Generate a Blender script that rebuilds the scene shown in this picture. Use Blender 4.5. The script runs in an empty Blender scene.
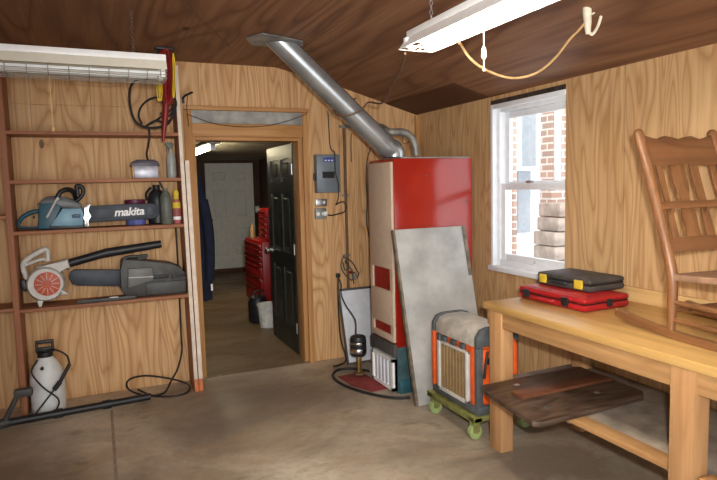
import bpy, bmesh, math, random
from mathutils import Vector, Matrix
random.seed(4)
SC = bpy.context.scene
COL = SC.collection
PI = math.pi

# ------------------------------------------------------------------ materials
def lin(c):
    c = c / 255.0
    return c / 12.92 if c <= 0.04045 else ((c + 0.055) / 1.055) ** 2.4

def rgb(c):
    return (lin(c[0]), lin(c[1]), lin(c[2]), 1.0)

class NT:
    def __init__(s, name):
        s.m = bpy.data.materials.new(name); s.m.use_nodes = True
        s.t = s.m.node_tree; s.b = s.t.nodes['Principled BSDF']
        s.tc = s.n('ShaderNodeTexCoord')
    def n(s, kind, **kw):
        o = s.t.nodes.new(kind)
        for k, v in kw.items(): setattr(o, k, v)
        return o
    def l(s, a, b): s.t.links.new(a, b)
    def mapping(s, scale, loc=(0, 0, 0), rot=(0, 0, 0)):
        m = s.n('ShaderNodeMapping'); m.inputs['Scale'].default_value = scale
        m.inputs['Location'].default_value = loc; m.inputs['Rotation'].default_value = rot
        s.l(s.tc.outputs['Object'], m.inputs['Vector']); return m.outputs[0]
    def noise(s, vec, scale, detail=3, rough=.55, dist=0):
        o = s.n('ShaderNodeTexNoise'); s.l(vec, o.inputs['Vector'])
        o.inputs['Scale'].default_value = scale; o.inputs['Detail'].default_value = detail
        o.inputs['Roughness'].default_value = rough; o.inputs['Distortion'].default_value = dist
        return o.outputs['Fac']
    def math(s, op, a, b=None, c=None):
        o = s.n('ShaderNodeMath', operation=op)
        for i, v in enumerate((a, b, c)):
            if v is None: continue
            if isinstance(v, (int, float)): o.inputs[i].default_value = v
            else: s.l(v, o.inputs[i])
        return o.outputs[0]
    def ramp(s, fac, stops):
        o = s.n('ShaderNodeValToRGB'); e = o.color_ramp.elements
        while len(e) < len(stops): e.new(.5)
        for q, (p, c) in zip(e, stops):
            q.position = p; q.color = rgb(c) if len(c) == 3 else c
        s.l(fac, o.inputs[0]); return o.outputs[0]
    def mix(s, fac, a, b, blend='MIX'):
        o = s.n('ShaderNodeMix', data_type='RGBA', blend_type=blend)
        if isinstance(fac, (int, float)): o.inputs[0].default_value = fac
        else: s.l(fac, o.inputs[0])
        for i, v in ((6, a), (7, b)):
            if isinstance(v, tuple): o.inputs[i].default_value = rgb(v) if len(v) == 3 else v
            else: s.l(v, o.inputs[i])
        return o.outputs[2]
    def bump(s, h, strength, dist=.01):
        o = s.n('ShaderNodeBump'); o.inputs['Strength'].default_value = strength
        o.inputs['Distance'].default_value = dist
        s.l(h, o.inputs['Height']); s.l(o.outputs[0], s.b.inputs['Normal'])

def mat(name, col, rough=.5, metal=0., var=.12, scale=14., bump=0., spec=.4):
    t = NT(name)
    f = t.noise(t.mapping((1, 1, 1)), scale, 4)
    lo = tuple(max(0, c * (1 - var)) for c in col); hi = tuple(min(255, c * (1 + var)) for c in col)
    t.l(t.ramp(f, [(.3, lo), (.7, hi)]), t.b.inputs['Base Color'])
    t.b.inputs['Roughness'].default_value = rough; t.b.inputs['Metallic'].default_value = metal
    t.b.inputs['Specular IOR Level'].default_value = spec
    if bump: t.bump(f, bump)
    return t.m

def ply(name, light, mid, dark, grain='Z', fig=2.6, rings=9., rough=.6, groove=None, knots=True, loc=(0, 0, 0), contrast=.7, patch=.5, spec=.35):
    """rotary cut plywood / sawn board: stretched contour figure, fine fibre, knots"""
    t = NT(name)
    g = 'XYZ'.index(grain)
    def sc(a, b): return tuple(b if i == g else a for i in range(3))
    n1 = t.noise(t.mapping(sc(1, .13), loc), fig, 1.6, .45, .3)
    r = t.math('PINGPONG', t.math('MULTIPLY', n1, rings), .5)
    r = t.math('MULTIPLY', r, 2.)
    fig_c = t.ramp(r, [(0., dark), (.28, mid), (.75, light)])
    fine = t.noise(t.mapping(sc(30, .9), loc), 1., 5, .65)
    fine = t.ramp(fine, [(.36, (0, 0, 0)), (.70, (255, 255, 255))])
    base = t.mix(contrast, mid, fig_c)
    c = t.mix(t.math('MULTIPLY', fine, .7), base, dark)
    big = t.noise(t.mapping((1, 1, 1), (3, 1, 2)), .9, 2)
    c = t.mix(t.math('MULTIPLY', big, patch), c, mid)
    if knots:
        v = t.n('ShaderNodeTexVoronoi'); t.l(t.mapping(sc(2.3, 1.1), (1.7, .3, 5.1)), v.inputs['Vector']); v.inputs['Scale'].default_value = 1.
        k = t.math('LESS_THAN', v.outputs['Distance'], .045)
        c = t.mix(t.math('MULTIPLY', k, .8), c, tuple(x * .45 for x in dark))
    if groove:
        ax, step = groove
        s = t.n('ShaderNodeSeparateXYZ'); t.l(t.tc.outputs['Object'], s.inputs[0])
        fr = t.math('FRACT', t.math('DIVIDE', s.outputs[ax], step))
        k = t.math('LESS_THAN', fr, .006 / step)
        c = t.mix(t.math('MULTIPLY', k, .4), c, tuple(x * .5 for x in dark))
    t.l(c, t.b.inputs['Base Color']); t.b.inputs['Roughness'].default_value = rough
    t.b.inputs['Specular IOR Level'].default_value = spec
    t.bump(fine, .12, .004)
    return t.m

def emit(name, col, strength):
    t = NT(name)
    t.b.inputs['Base Color'].default_value = rgb(col)
    t.b.inputs['Emission Color'].default_value = rgb(col); t.b.inputs['Emission Strength'].default_value = strength
    return t.m

def concrete(name, cols, dark_patches=()):
    t = NT(name)
    a = t.noise(t.mapping((1, 1, 1)), .8, 5, .6, .6)
    b = t.noise(t.mapping((1, 1.6, 1), (4, 2, 0)), 1.5, 6, .62, .9)
    c = t.noise(t.mapping((1, 1, 1)), 22, 6, .75)
    d = t.noise(t.mapping((1.2, 3.2, 1), (9, 9, 0), (0, 0, .35)), 1.7, 5, .65, 1.0)
    col = t.ramp(a, [(.38, cols[0]), (.5, cols[1]), (.6, cols[2])])
    col = t.mix(t.ramp(b, [(.48, (0, 0, 0)), (.66, (200, 200, 200))]), col, cols[3])
    col = t.mix(t.ramp(d, [(.6, (0, 0, 0)), (.72, (190, 190, 190))]), col, cols[4])
    col = t.mix(t.ramp(c, [(.46, (0, 0, 0)), (.72, (150, 150, 150))]), col, cols[4])
    e = t.noise(t.mapping((1, 1, 1), (7, 3, 1)), 5.5, 3, .5)
    col = t.mix(t.ramp(e, [(.68, (0, 0, 0)), (.76, (170, 170, 170))]), col, cols[4])
    for cx, cy, rr, am in dark_patches:  # darker patches at set positions, edges broken up by noise
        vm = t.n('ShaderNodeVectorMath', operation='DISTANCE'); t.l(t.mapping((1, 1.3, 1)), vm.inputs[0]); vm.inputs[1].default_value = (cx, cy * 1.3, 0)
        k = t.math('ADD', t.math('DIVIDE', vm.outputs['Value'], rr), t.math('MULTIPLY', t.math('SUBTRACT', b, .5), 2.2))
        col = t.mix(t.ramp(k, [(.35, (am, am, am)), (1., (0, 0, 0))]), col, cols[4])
    t.l(col, t.b.inputs['Base Color'])
    t.l(t.ramp(b, [(.3, (150, 150, 150)), (.7, (205, 205, 205))]), t.b.inputs['Roughness'])
    t.b.inputs['Specular IOR Level'].default_value = .3
    t.bump(c, .12, .005)
    return t.m

def brick(name):
    t = NT(name)
    s = t.n('ShaderNodeSeparateXYZ'); t.l(t.tc.outputs['Object'], s.inputs[0])
    cb = t.n('ShaderNodeCombineXYZ'); t.l(t.math('ADD', s.outputs[0], s.outputs[1]), cb.inputs[0]); t.l(s.outputs[2], cb.inputs[1])
    o = t.n('ShaderNodeTexBrick'); t.l(cb.outputs[0], o.inputs['Vector'])
    o.inputs['Scale'].default_value = 1.; o.inputs['Brick Width'].default_value = .24; o.inputs['Row Height'].default_value = .105
    o.inputs['Mortar Size'].default_value = .014
    o.inputs['Color1'].default_value = rgb((196, 160, 140)); o.inputs['Color2'].default_value = rgb((168, 144, 130)); o.inputs['Mortar'].default_value = rgb((222, 216, 208))
    t.l(o.outputs['Color'], t.b.inputs['Base Color']); t.b.inputs['Roughness'].default_value = .85
    return t.m

def glass(name):
    t = NT(name)
    tr = t.n('ShaderNodeBsdfTransparent'); gl = t.n('ShaderNodeBsdfGlossy'); gl.inputs['Roughness'].default_value = .02
    mx = t.n('ShaderNodeMixShader'); mx.inputs[0].default_value = .05; t.l(tr.outputs[0], mx.inputs[1]); t.l(gl.outputs[0], mx.inputs[2])
    out = t.t.nodes['Material Output']; t.l(mx.outputs[0], out.inputs[0])
    return t.m

M = {}
M['ply_back'] = ply('plywood back wall', (224, 184, 136), (206, 163, 113), (164, 115, 68), 'Z', fig=4.4, rings=15, groove=(0, .4064), contrast=.8, patch=.4)
M['ply_right'] = ply('plywood right wall', (222, 186, 138), (204, 165, 118), (164, 120, 74), 'Z', fig=5.2, rings=16, groove=(1, .61), loc=(2, 5, 1), contrast=.8, patch=.4)
M['ply_ceil'] = ply('plywood ceiling', (150, 110, 80), (132, 93, 65), (96, 62, 42), 'Y', fig=2.4, rings=10, contrast=.8, loc=(3, 1, 0), patch=.2)
M['dark_strip'] = ply('dark grained strip', (98, 62, 40), (88, 54, 34), (66, 38, 24), 'Y', contrast=.4, knots=False)
M['pine'] = ply('sawn pine trim', (206, 158, 104), (190, 140, 86), (150, 100, 56), 'Z', fig=5, rings=5, contrast=.5, knots=False)
M['pine_h'] = ply('sawn pine trim level', (206, 158, 104), (190, 140, 86), (150, 100, 56), 'X', fig=5, rings=5, contrast=.5, knots=False)
M['stain_z'] = ply('red brown upright wood', (176, 122, 88), (160, 106, 76), (122, 78, 54), 'Z', fig=5, rings=4, contrast=.4, knots=False)
M['stain_x'] = ply('red brown shelf wood', (176, 122, 88), (160, 106, 76), (124, 80, 54), 'X', fig=5, rings=4, contrast=.4, knots=False)
M['bare_orange'] = mat('bare orange wood', (196, 112, 70), .6)
M['old_white'] = mat('old white paint', (222, 206, 188), .55, var=.06)
M['grey_board'] = mat('weathered grey board', (150, 148, 142), .7, var=.16, scale=9)
M['bench_y'] = ply('bench top wood', (222, 182, 116), (208, 166, 100), (166, 122, 68), 'Y', fig=4, rings=4, contrast=.4, knots=False, rough=.38, spec=.5)
M['bench_z'] = ply('bench leg wood', (206, 160, 112), (190, 144, 98), (146, 102, 64), 'Z', fig=6, rings=5, contrast=.5, knots=False)
M['bench_a'] = ply('bench rail wood', (200, 156, 106), (182, 138, 90), (138, 98, 58), 'Y', fig=6, rings=5, contrast=.5, knots=False)
M['bench_shelf'] = mat('grey worn plywood', (142, 130, 116), .75, var=.2, scale=6)
M['pale_board'] = ply('pale new board', (232, 198, 142), (222, 184, 126), (196, 150, 92), 'Y', fig=5, rings=4, contrast=.4, knots=False)
M['dark_board'] = ply('dark old board', (104, 84, 68), (80, 62, 50), (44, 32, 25), 'X', fig=7, rings=8, contrast=.85, knots=False, rough=.38)
M['dark_cleat'] = ply('red brown cleat', (124, 78, 54), (104, 62, 42), (62, 38, 26), 'X', fig=6, rings=5, contrast=.6, knots=False, rough=.4)
M['chair'] = ply('rocking chair oak', (150, 104, 66), (130, 86, 52), (92, 58, 34), 'Z', fig=7, rings=5, contrast=.5, knots=False, rough=.36, spec=.5)
M['chair_x'] = ply('rocking chair oak across', (142, 96, 60), (120, 78, 48), (84, 52, 32), 'X', fig=7, rings=5, contrast=.5, knots=False, rough=.36, spec=.5)
M['chair_y'] = ply('rocking chair oak along', (152, 106, 68), (134, 90, 56), (96, 62, 38), 'Y', fig=7, rings=5, contrast=.5, knots=False, rough=.36, spec=.5)
M['seat'] = mat('worn seat wood', (140, 108, 86), .5, var=.15)
M['floor'] = concrete('patchy concrete', [(140, 126, 110), (184, 169, 148), (208, 195, 174), (168, 144, 117), (106, 92, 78)], ((-2.1, -.75, .9, 185), (-3.1, -1.5, .6, 150), (-1.0, -.7, .7, 160), (-3.6, -.9, .7, 170)))
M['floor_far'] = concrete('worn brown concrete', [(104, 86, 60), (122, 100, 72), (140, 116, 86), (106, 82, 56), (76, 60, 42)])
M['joint'] = mat('floor joint', (146, 130, 114), .9)
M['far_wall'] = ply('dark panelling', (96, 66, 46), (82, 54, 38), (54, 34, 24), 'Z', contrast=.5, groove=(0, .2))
M['far_ceil'] = mat('far ceiling', (170, 164, 148), .8, var=.08, scale=3)
M['white_door'] = mat('white painted door', (232, 230, 222), .45, var=.03)
M['dark_door'] = mat('dark green painted door', (44, 48, 44), .38, var=.25, scale=7)
M['dark_panel'] = mat('dark green door panel', (52, 56, 50), .3, var=.3, scale=9)
M['vinyl'] = mat('white vinyl frame', (236, 240, 244), .35, var=.02)
M['glass'] = glass('window glass')
M['black_wood'] = mat('black header wood', (58, 48, 42), .8, var=.4, scale=20)
M['snow'] = mat('snow', (244, 246, 250), .8, var=.02)
M['siding'] = mat('white house siding', (232, 234, 236), .7, var=.03)
M['grey_siding'] = mat('pale grey door', (172, 180, 186), .6, var=.04)
M['brick'] = brick('weathered brick')
M['stone'] = mat('cut grey stone', (170, 156, 144), .85, var=.18, scale=5, bump=.4)
M['galv'] = mat('galvanised duct', (166, 170, 172), .27, .7, var=.1, scale=5)
M['galv_flat'] = mat('galvanised sheet', (140, 142, 140), .5, .5, var=.2, scale=6)
M['conduit'] = mat('grey conduit', (140, 136, 128), .5, .4)
M['steel'] = mat('steel', (190, 192, 194), .3, .9)
M['brass'] = mat('brass', (180, 150, 90), .35, .9)
M['chrome'] = mat('chrome', (216, 218, 220), .15, 1.)
M['white_enamel'] = mat('white enamel', (238, 238, 236), .35, var=.02)
M['cream_enamel'] = mat('cream reflector', (232, 226, 208), .4, var=.02)
M['white_wire'] = mat('white wire', (232, 228, 216), .45, var=.03)
M['tube_on'] = emit('lit fluorescent tube', (255, 247, 232), 100.)
M['tube_far'] = emit('lit far tube', (255, 240, 200), 40.)
M['tube_off'] = mat('unlit fluorescent tube', (232, 234, 232), .25, var=.02)
M['red_enamel'] = mat('red furnace enamel', (146, 30, 17), .16, var=.04, scale=3, spec=.6)
M['beige'] = mat('beige furnace panel', (200, 178, 156), .5, var=.03)
M['dark_red'] = mat('dark red recess', (140, 30, 22), .5)
M['dk_grey'] = mat('dark grey band', (78, 74, 72), .6)
M['teal_dark'] = mat('dark teal base', (58, 84, 88), .5, var=.2)
M['teal_bit'] = mat('teal foot plate', (44, 88, 98), .5, var=.1)
M['grille_white'] = mat('pale grille', (212, 216, 222), .45, var=.04)
M['slab'] = mat('pale grey sheet', (164, 163, 159), .5, var=.13, scale=4)
M['slab_edge'] = mat('dark sheet edge', (104, 94, 80), .7, var=.3)
M['orange'] = mat('orange enamel', (226, 92, 34), .4, var=.06)
M['heater_grey'] = mat('heater grey', (78, 82, 84), .5, var=.12)
M['heater_top'] = mat('heater silver top', (196, 190, 178), .38, .2, var=.12)
M['grill_brown'] = mat('brown heater element', (146, 120, 84), .6, var=.06)
M['cart'] = mat('olive cart', (112, 112, 60), .7, var=.25)
M['wheel'] = mat('lime caster', (146, 162, 104), .5, var=.1)
M['black'] = mat('black plastic', (34, 34, 36), .42, var=.15)
M['rubber'] = mat('black rubber', (32, 30, 30), .55, var=.1)
M['navy'] = mat('dark navy plastic', (48, 54, 64), .5, var=.15)
M['teal'] = mat('teal plastic', (24, 74, 92), .4, var=.1)
M['blue_grey'] = mat('blue grey cover', (112, 152, 172), .4, var=.08)
M['smoke'] = mat('smoke grey cover', (86, 88, 90), .4, var=.15)
M['case_black'] = mat('worn black case', (64, 60, 58), .6, var=.15)
M['case_red'] = mat('red tool case', (158, 28, 30), .45, var=.08)
M['yellow'] = mat('yellow latch', (206, 178, 52), .5)
M['sil_grey'] = mat('silver grey plastic', (196, 194, 188), .4, var=.06)
M['blow_red'] = mat('orange red cover', (184, 84, 58), .5, var=.08)
M['char'] = mat('charcoal plastic', (62, 62, 60), .5, var=.15)
M['char_lt'] = mat('grey cover', (98, 98, 96), .45, var=.1)
M['white_paint'] = mat('white lettering', (236, 236, 236), .5, var=.01)
M['pearl'] = mat('translucent white plastic', (214, 216, 214), .4, var=.04)
M['panel_grey'] = mat('grey breaker panel', (116, 124, 132), .45, .2, var=.05)
M['blue_label'] = mat('blue label', (52, 72, 150), .5)
M['red'] = mat('red plastic', (128, 24, 24), .4, var=.08)
M['red_tool'] = mat('red tool cabinet', (150, 24, 26), .35, var=.05)
M['yellow_cord'] = mat('yellow cord', (222, 190, 40), .5)
M['tan_cord'] = mat('tan cord', (198, 160, 110), .6)
M['brown_cord'] = mat('brown cord', (104, 76, 54), .6)
M['white_cord'] = mat('white cord', (240, 224, 200), .5)
M['mat_red'] = mat('red floor mat', (132, 54, 50), .9, var=.15)
M['denim'] = mat('dark blue cloth', (22, 28, 46), .9, var=.2, bump=.3)
M['purple'] = mat('plum lid', (92, 36, 62), .4)
M['blue_can'] = mat('blue label can', (92, 100, 160), .4, var=.2)
M['plum_dark'] = mat('dark plum lid', (62, 52, 66), .4, var=.2)
M['silver_box'] = mat('silver carton', (150, 150, 158), .35, .3, var=.25, scale=9)
M['clear'] = mat('cloudy bottle', (158, 160, 152), .3, var=.08)
M['olive'] = mat('grey green bottle', (92, 96, 86), .4, var=.12)
M['salmon'] = mat('pinkish label', (160, 84, 80), .5)
M['white_bucket'] = mat('white bucket', (214, 212, 204), .5)

# ------------------------------------------------------------------ mesh builder
class MB:
    def __init__(s): s.bm = bmesh.new()
    def box(s, lo, hi, bevel=0., rot=None, seg=2):
        lo = Vector(lo); hi = Vector(hi); c = (lo + hi) / 2; d = hi - lo
        r = bmesh.ops.create_cube(s.bm, size=1.)
        mt = Matrix.Translation(c) @ (rot.to_4x4() if rot else Matrix()) @ Matrix.Diagonal((abs(d.x), abs(d.y), abs(d.z), 1))
        bmesh.ops.transform(s.bm, matrix=mt, verts=r['verts'])
        if bevel:
            es = list({e for v in r['verts'] for e in v.link_edges})
            bmesh.ops.bevel(s.bm, geom=es, offset=bevel, segments=seg, affect='EDGES', profile=.5)
        return s
    def cyl(s, p0, p1, r0, r1=None, seg=20, caps=True):
        p0 = Vector(p0); p1 = Vector(p1); r1 = r0 if r1 is None else r1
        d = p1 - p0
        q = d.to_track_quat('Z', 'Y').to_matrix().to_4x4()
        bmesh.ops.create_cone(s.bm, cap_ends=caps, segments=seg, radius1=r0, radius2=r1, depth=d.length,
                              matrix=Matrix.Translation((p0 + p1) / 2) @ q)
        return s
    def tube(s, pts, r, seg=8, smooth=4, closed=False):
        P = [Vector(p) for p in pts]
        rs = list(r) if isinstance(r, (list, tuple)) else [r] * len(P)
        if smooth > 1 and len(P) > 2:
            Q = []; R2 = []; n = len(P)
            for i in range(n if closed else n - 1):
                a, b, c, d = (P[(i - 1) % n] if closed or i else P[0] * 2 - P[1]), P[i], P[(i + 1) % n], (P[(i + 2) % n] if closed or i + 2 < n else P[-1] * 2 - P[-2])
                for k in range(smooth):
                    t = k / smooth
                    Q.append(.5 * ((2 * b) + (c - a) * t + (2 * a - 5 * b + 4 * c - d) * t * t + (3 * b - a - 3 * c + d) * t ** 3))
                    R2.append(rs[i] * (1 - t) + rs[(i + 1) % n] * t)
            if not closed: Q.append(P[-1]); R2.append(rs[-1])
            P, rs = Q, R2
        n = len(P); rings = []
        up = None
        for i in range(n):
            if closed: t = P[(i + 1) % n] - P[i - 1]
            else: t = P[min(i + 1, n - 1)] - P[max(i - 1, 0)]
            if t.length < 1e-9: t = Vector((0, 0, 1))
            t.normalize()
            if up is None:
                up = Vector((0, 0, 1)) if abs(t.z) < .9 else Vector((1, 0, 0))
            a = t.cross(up)
            if a.length < 1e-5: a = t.orthogonal()
            a.normalize(); up = a.cross(t).normalized()
            rings.append([s.bm.verts.new(P[i] + (a * math.cos(2 * PI * k / seg) + up * math.sin(2 * PI * k / seg)) * rs[i]) for k in range(seg)])
        for i in range(n if closed else n - 1):
            A, B = rings[i], rings[(i + 1) % n]
            for k in range(seg):
                s.bm.faces.new((A[k], A[(k + 1) % seg], B[(k + 1) % seg], B[k]))
        if not closed:
            s.bm.faces.new(rings[0][::-1]); s.bm.faces.new(rings[-1])
        return s
    def lathe(s, prof, c=(0, 0, 0), seg=28, mtx=None):
        c = Vector(c); rings = []; mtx = mtx or Matrix()
        for r, z in prof:
            rings.append([s.bm.verts.new(c + mtx @ Vector((max(r, .0004) * math.cos(2 * PI * k / seg), max(r, .0004) * math.sin(2 * PI * k / seg), z))) for k in range(seg)])
        for A, B in zip(rings, rings[1:]):
            for k in range(seg): s.bm.faces.new((A[k], A[(k + 1) % seg], B[(k + 1) % seg], B[k]))
        s.bm.faces.new(rings[0][::-1]); s.bm.faces.new(rings[-1])
        return s
    def prism(s, poly, axis, a, b, bevel=0., mtx=None):
        """poly: points in the two remaining axes (in XYZ order), extruded a..b along axis"""
        i = 'XYZ'.index(axis)
        def P(p, v):
            q = list(p); q.insert(i, v); q = Vector(q)
            return mtx @ q if mtx else q
        A = [s.bm.verts.new(P(p, a)) for p in poly]; B = [s.bm.verts.new(P(p, b)) for p in poly]
        n = len(poly)
        f = [s.bm.faces.new(A), s.bm.faces.new(B[::-1])]
        f += [s.bm.faces.new((A[k], B[k], B[(k + 1) % n], A[(k + 1) % n])) for k in range(n)]
        if bevel:
            es = list({e for x in f[:2] for e in x.edges})
            bmesh.ops.bevel(s.bm, geom=es, offset=bevel, segments=2, affect='EDGES', profile=.5)
        return s
    def ball(s, c, r, sc=(1, 1, 1)):
        bmesh.ops.create_uvsphere(s.bm, u_segments=18, v_segments=12, radius=r,
                                  matrix=Matrix.Translation(c) @ Matrix.Diagonal((*sc, 1)))
        return s
    def build(s, name, m, parent=None, keep=False, angle=38):
        bm = s.bm
        bmesh.ops.recalc_face_normals(bm, faces=bm.faces)
        lim = math.radians(angle)
        for f in bm.faces: f.smooth = True
        for e in bm.edges:
            if len(e.link_faces) == 2: e.smooth = e.calc_face_angle(0.) < lim
        off = Vector((0, 0, 0))
        if parent is None and not keep:
            xs = [v.co.x for v in bm.verts]; ys = [v.co.y for v in bm.verts]; zs = [v.co.z for v in bm.verts]
            off = Vector(((min(xs) + max(xs)) / 2, (min(ys) + max(ys)) / 2, min(zs)))
        elif parent is not None:
            root = parent
            while root.parent: root = root.parent
            if not root.get('_local'):
                p = parent
                while p: off += p.location; p = p.parent
        if off.length: bmesh.ops.translate(bm, vec=-off, verts=bm.verts)
        me = bpy.data.meshes.new(name); bm.to_mesh(me); bm.free()
        me.materials.append(M[m] if isinstance(m, str) else m)
        o = bpy.data.objects.new(name, me); COL.objects.link(o)
        if parent is not None: o.parent = parent
        elif off.length: o.location = off
        return o

def thing(name, label, cat, loc=(0, 0, 0), rotz=0., group=None, local=False):
    o = bpy.data.objects.new(name, None); COL.objects.link(o)
    o.empty_display_size = .1
    o.location = loc; o.rotation_euler = (0, 0, rotz)
    o['label'] = label; o['category'] = cat
    if local: o['_local'] = 1
    if group: o['group'] = group
    return o
def tag(o, label, cat, group=None):
    o['label'] = label; o['category'] = cat
    if group: o['group'] = group
    return o
def struct(o): o['kind'] = 'structure'; return o
def rotm(axis, deg): return Matrix.Rotation(math.radians(deg), 3, axis)

# ------------------------------------------------------------------ camera
Rm = Matrix(((0.91406664, 0.05996114, -0.40110702), (-0.40482168, 0.07508165, -0.91130794), (-0.02452728, 0.995373, 0.0929032)))
cam_d = bpy.data.cameras.new('camera'); cam = bpy.data.objects.new('camera', cam_d); COL.objects.link(cam)
cam_d.sensor_width = 36.; cam_d.lens = 588.67 / 717 * 36.; cam_d.clip_start = .05
cam.matrix_world = Matrix.Translation((-2.83868, -4.98928, 1.6)) @ Rm.to_4x4()
SC.camera = cam

# ------------------------------------------------------------------ the room shell
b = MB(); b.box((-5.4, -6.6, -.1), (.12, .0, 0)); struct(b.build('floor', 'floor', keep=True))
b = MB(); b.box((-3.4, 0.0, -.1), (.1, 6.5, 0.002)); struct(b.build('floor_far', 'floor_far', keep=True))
b = MB(); b.box((-2.846, -4.6, 0), (-2.828, -.42, .003)); struct(b.build('trim_1', 'joint', keep=True))
# back wall: two plywood sheets left of the door with a thin open joint, one to the right, one above
DL, DR, DT = -2.115, -1.114, 2.03
b = MB()
b.box((-5.4, 0, 0), (-2.2, .2, 2.245)); b.box((-5.4, 0.012, 2.245), (-2.2, .2, 2.252)); b.box((-5.4, 0, 2.252), (-2.2, .2, 2.75))
b.box((-2.2, 0, 0), (DL, .2, 2.75)); b.box((DL, 0, DT), (DR, .2, 2.75)); b.box((DR, 0, 0), (.15, .2, 2.75))
struct(b.build('wall_back', 'ply_back', keep=True))
# right wall with the window opening
WY0, WY1, WZ0, WZ1 = -1.962, -1.165, .93, 2.225
WYR = -2.12
b = MB()
b.box((0, WY1, 0), (.16, 0.2, 2.75)); b.box((0, -6.6, 0), (.16, WYR, 2.75)); b.box((0, WYR, 0), (.014, WY0, 2.75)); b.box((.014, WYR, 0), (.16, WY0, WZ0)); b.box((.014, WYR, WZ1), (.16, WY0, 2.75)); b.box((0, WY0, 0), (.16, WY1, WZ0)); b.box((0, WY0, WZ1), (.16, WY1, 2.75))
struct(b.build('wall_right', 'ply_right', keep=True))
b = MB(); b.box((-5.52, -6.6, 0), (-5.4, .2, 2.75)); struct(b.build('wall_left', 'ply_back', keep=True))
b = MB()
b.prism([(.2, 2.2), (0, 2.2535), (-.8, 2.485), (-1.38, 2.62), (-5.55, 2.628), (-5.55, 2.8), (.2, 2.8)], 'Y', -6.6, .2)
struct(b.build('ceiling', 'ply_ceil', keep=True))
def zc(x):   # underside of the ceiling
    if x > -.8: return 2.2535 + (2.485 - 2.2535) * (-x / .8)
    if x > -1.38: return 2.485 + (2.62 - 2.485) * ((-x - .8) / .58)
    return 2.62 + .008 * ((-x - 1.38) / 4.17)
# thin darker strip along the wall side of the slope, batten on the fold
b = MB()
p = [(-.02, zc(-.02)), (-.33, zc(-.33)), (-.33, zc(-.33) - .006), (-.02, zc(-.02) - .006)]
b.prism(p, 'Y', -1.15, -.01); struct(b.build('trim_2', 'dark_strip', keep=True))
b = MB(); b.box((-1.384, -1.75, 2.612), (-1.376, -.55, 2.62)); struct(b.build('trim_3', 'ply_ceil', keep=True))
# door trim
b = MB(); b.box((-2.104, -.016, 2.135), (-1.161, -.0, 2.239), .002); struct(b.build('trim_4', 'grey_board', keep=True))
b = MB(); b.box((-2.165, -.03, 2.242), (-1.1, 0, 2.275), .003); struct(b.build('trim_5', 'pine_h', keep=True))
b = MB(); b.box((-2.104, -.022, 2.027), (-1.161, 0, 2.133), .002); struct(b.build('trim_6', 'pine_h', keep=True))
b = MB(); b.box((-1.16, -.022, 0), (-1.112, .0, 2.24), .003); b.box((-1.19, .03, 0), (-1.114, .2, 2.03), .003); struct(b.build('trim_7', 'pine', keep=True))
b = MB(); b.box((-2.165, -.022, 0), (-2.105, 0, 2.24), .003); b.box((-2.115, .03, 0), (-2.075, .2, 2.03), .003); struct(b.build('trim_8', 'pine', keep=True))
b = MB(); b.box((-2.074, .03, 2.0), (-1.191, .2, 2.03), .002); struct(b.build('trim_9', 'pine_h', keep=True))
b = MB(); b.box((-.03, -.03, 0), (0, 0, 2.24)); struct(b.build('trim_10', 'pine', keep=True))
# pale board along the wall behind the bench top
# ------------------------------------------------------------------ far room
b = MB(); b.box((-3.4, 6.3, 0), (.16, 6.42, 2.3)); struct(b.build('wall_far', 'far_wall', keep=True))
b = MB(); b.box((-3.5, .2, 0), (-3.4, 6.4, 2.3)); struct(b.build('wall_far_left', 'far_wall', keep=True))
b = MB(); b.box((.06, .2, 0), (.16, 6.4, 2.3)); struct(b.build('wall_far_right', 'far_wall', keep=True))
b = MB(); b.box((-3.5, .2, 2.13), (.16, 6.4, 2.25)); struct(b.build('ceiling_far', 'far_ceil', keep=True))
b = MB(); b.box((-1.15, 6.1, 0), (.05, 6.3, .075), .004); struct(b.build('trim_11', 'dark_strip', keep=True))

def six_panel(w, h, t, parent, mslab, mpanel, stile=.11):
    """local x 0..w, y 0..t, z 0..h; rails and stiles with recessed raised panels on both faces"""
    s = MB(); mid = w / 2
    cols = [(stile, mid - .05), (mid + .05, w - stile)]
    rows = [(.22, .80), (.95, 1.52), (1.64, h - .13)]
    s.box((0, 0, 0), (stile, t, h)); s.box((w - stile, 0, 0), (w, t, h)); s.box((mid - .05, 0, 0), (mid + .05, t, h))
    for (x0, x1) in cols:
        z = 0
        for (z0, z1) in rows:
            s.box((x0, 0, z), (x1, t, z0)); z = z1
        s.box((x0, 0, z), (x1, t, h))
    leaf = s.build('leaf', mslab, parent)
    for (x0, x1) in cols:
        for (z0, z1) in rows:
            s = MB(); s.box((x0, t * .35, z0), (x1, t * .65, z1)); s.box((x0 + .035, t * .06, z0 + .035), (x1 - .035, t * .94, z1 - .035), .014, None, 1)
            s.build('panel', mpanel, parent)
    return leaf
d = bpy.data.objects.new('door_2', None); COL.objects.link(d); d['kind'] = 'structure'; d['_local'] = 1
d.location = (-.985, 6.22, .08)
six_panel(.9, 1.99, .05, d, 'white_door', 'white_door')
s = MB(); s.ball((.07, -.05, .93), .032); s.cyl((.07, 0, .93), (.07, -.04, .93), .012); s.build('door_handle', 'brass', d)
d = bpy.data.objects.new('door_1', None); COL.objects.link(d); d['kind'] = 'structure'; d['_local'] = 1
d.location = (-1.14, .26, .012); d.rotation_euler = (0, 0, math.radians(90))
six_panel(.86, 1.985, .04, d, 'dark_door', 'dark_panel')
s = MB(); s.ball((.79, .085, .93), .03); s.cyl((.79, .02, .93), (.79, .075, .93), .012); s.cyl((.79, .04, .93), (.79, .047, .93), .03); s.build('door_handle', 'steel', d)
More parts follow.
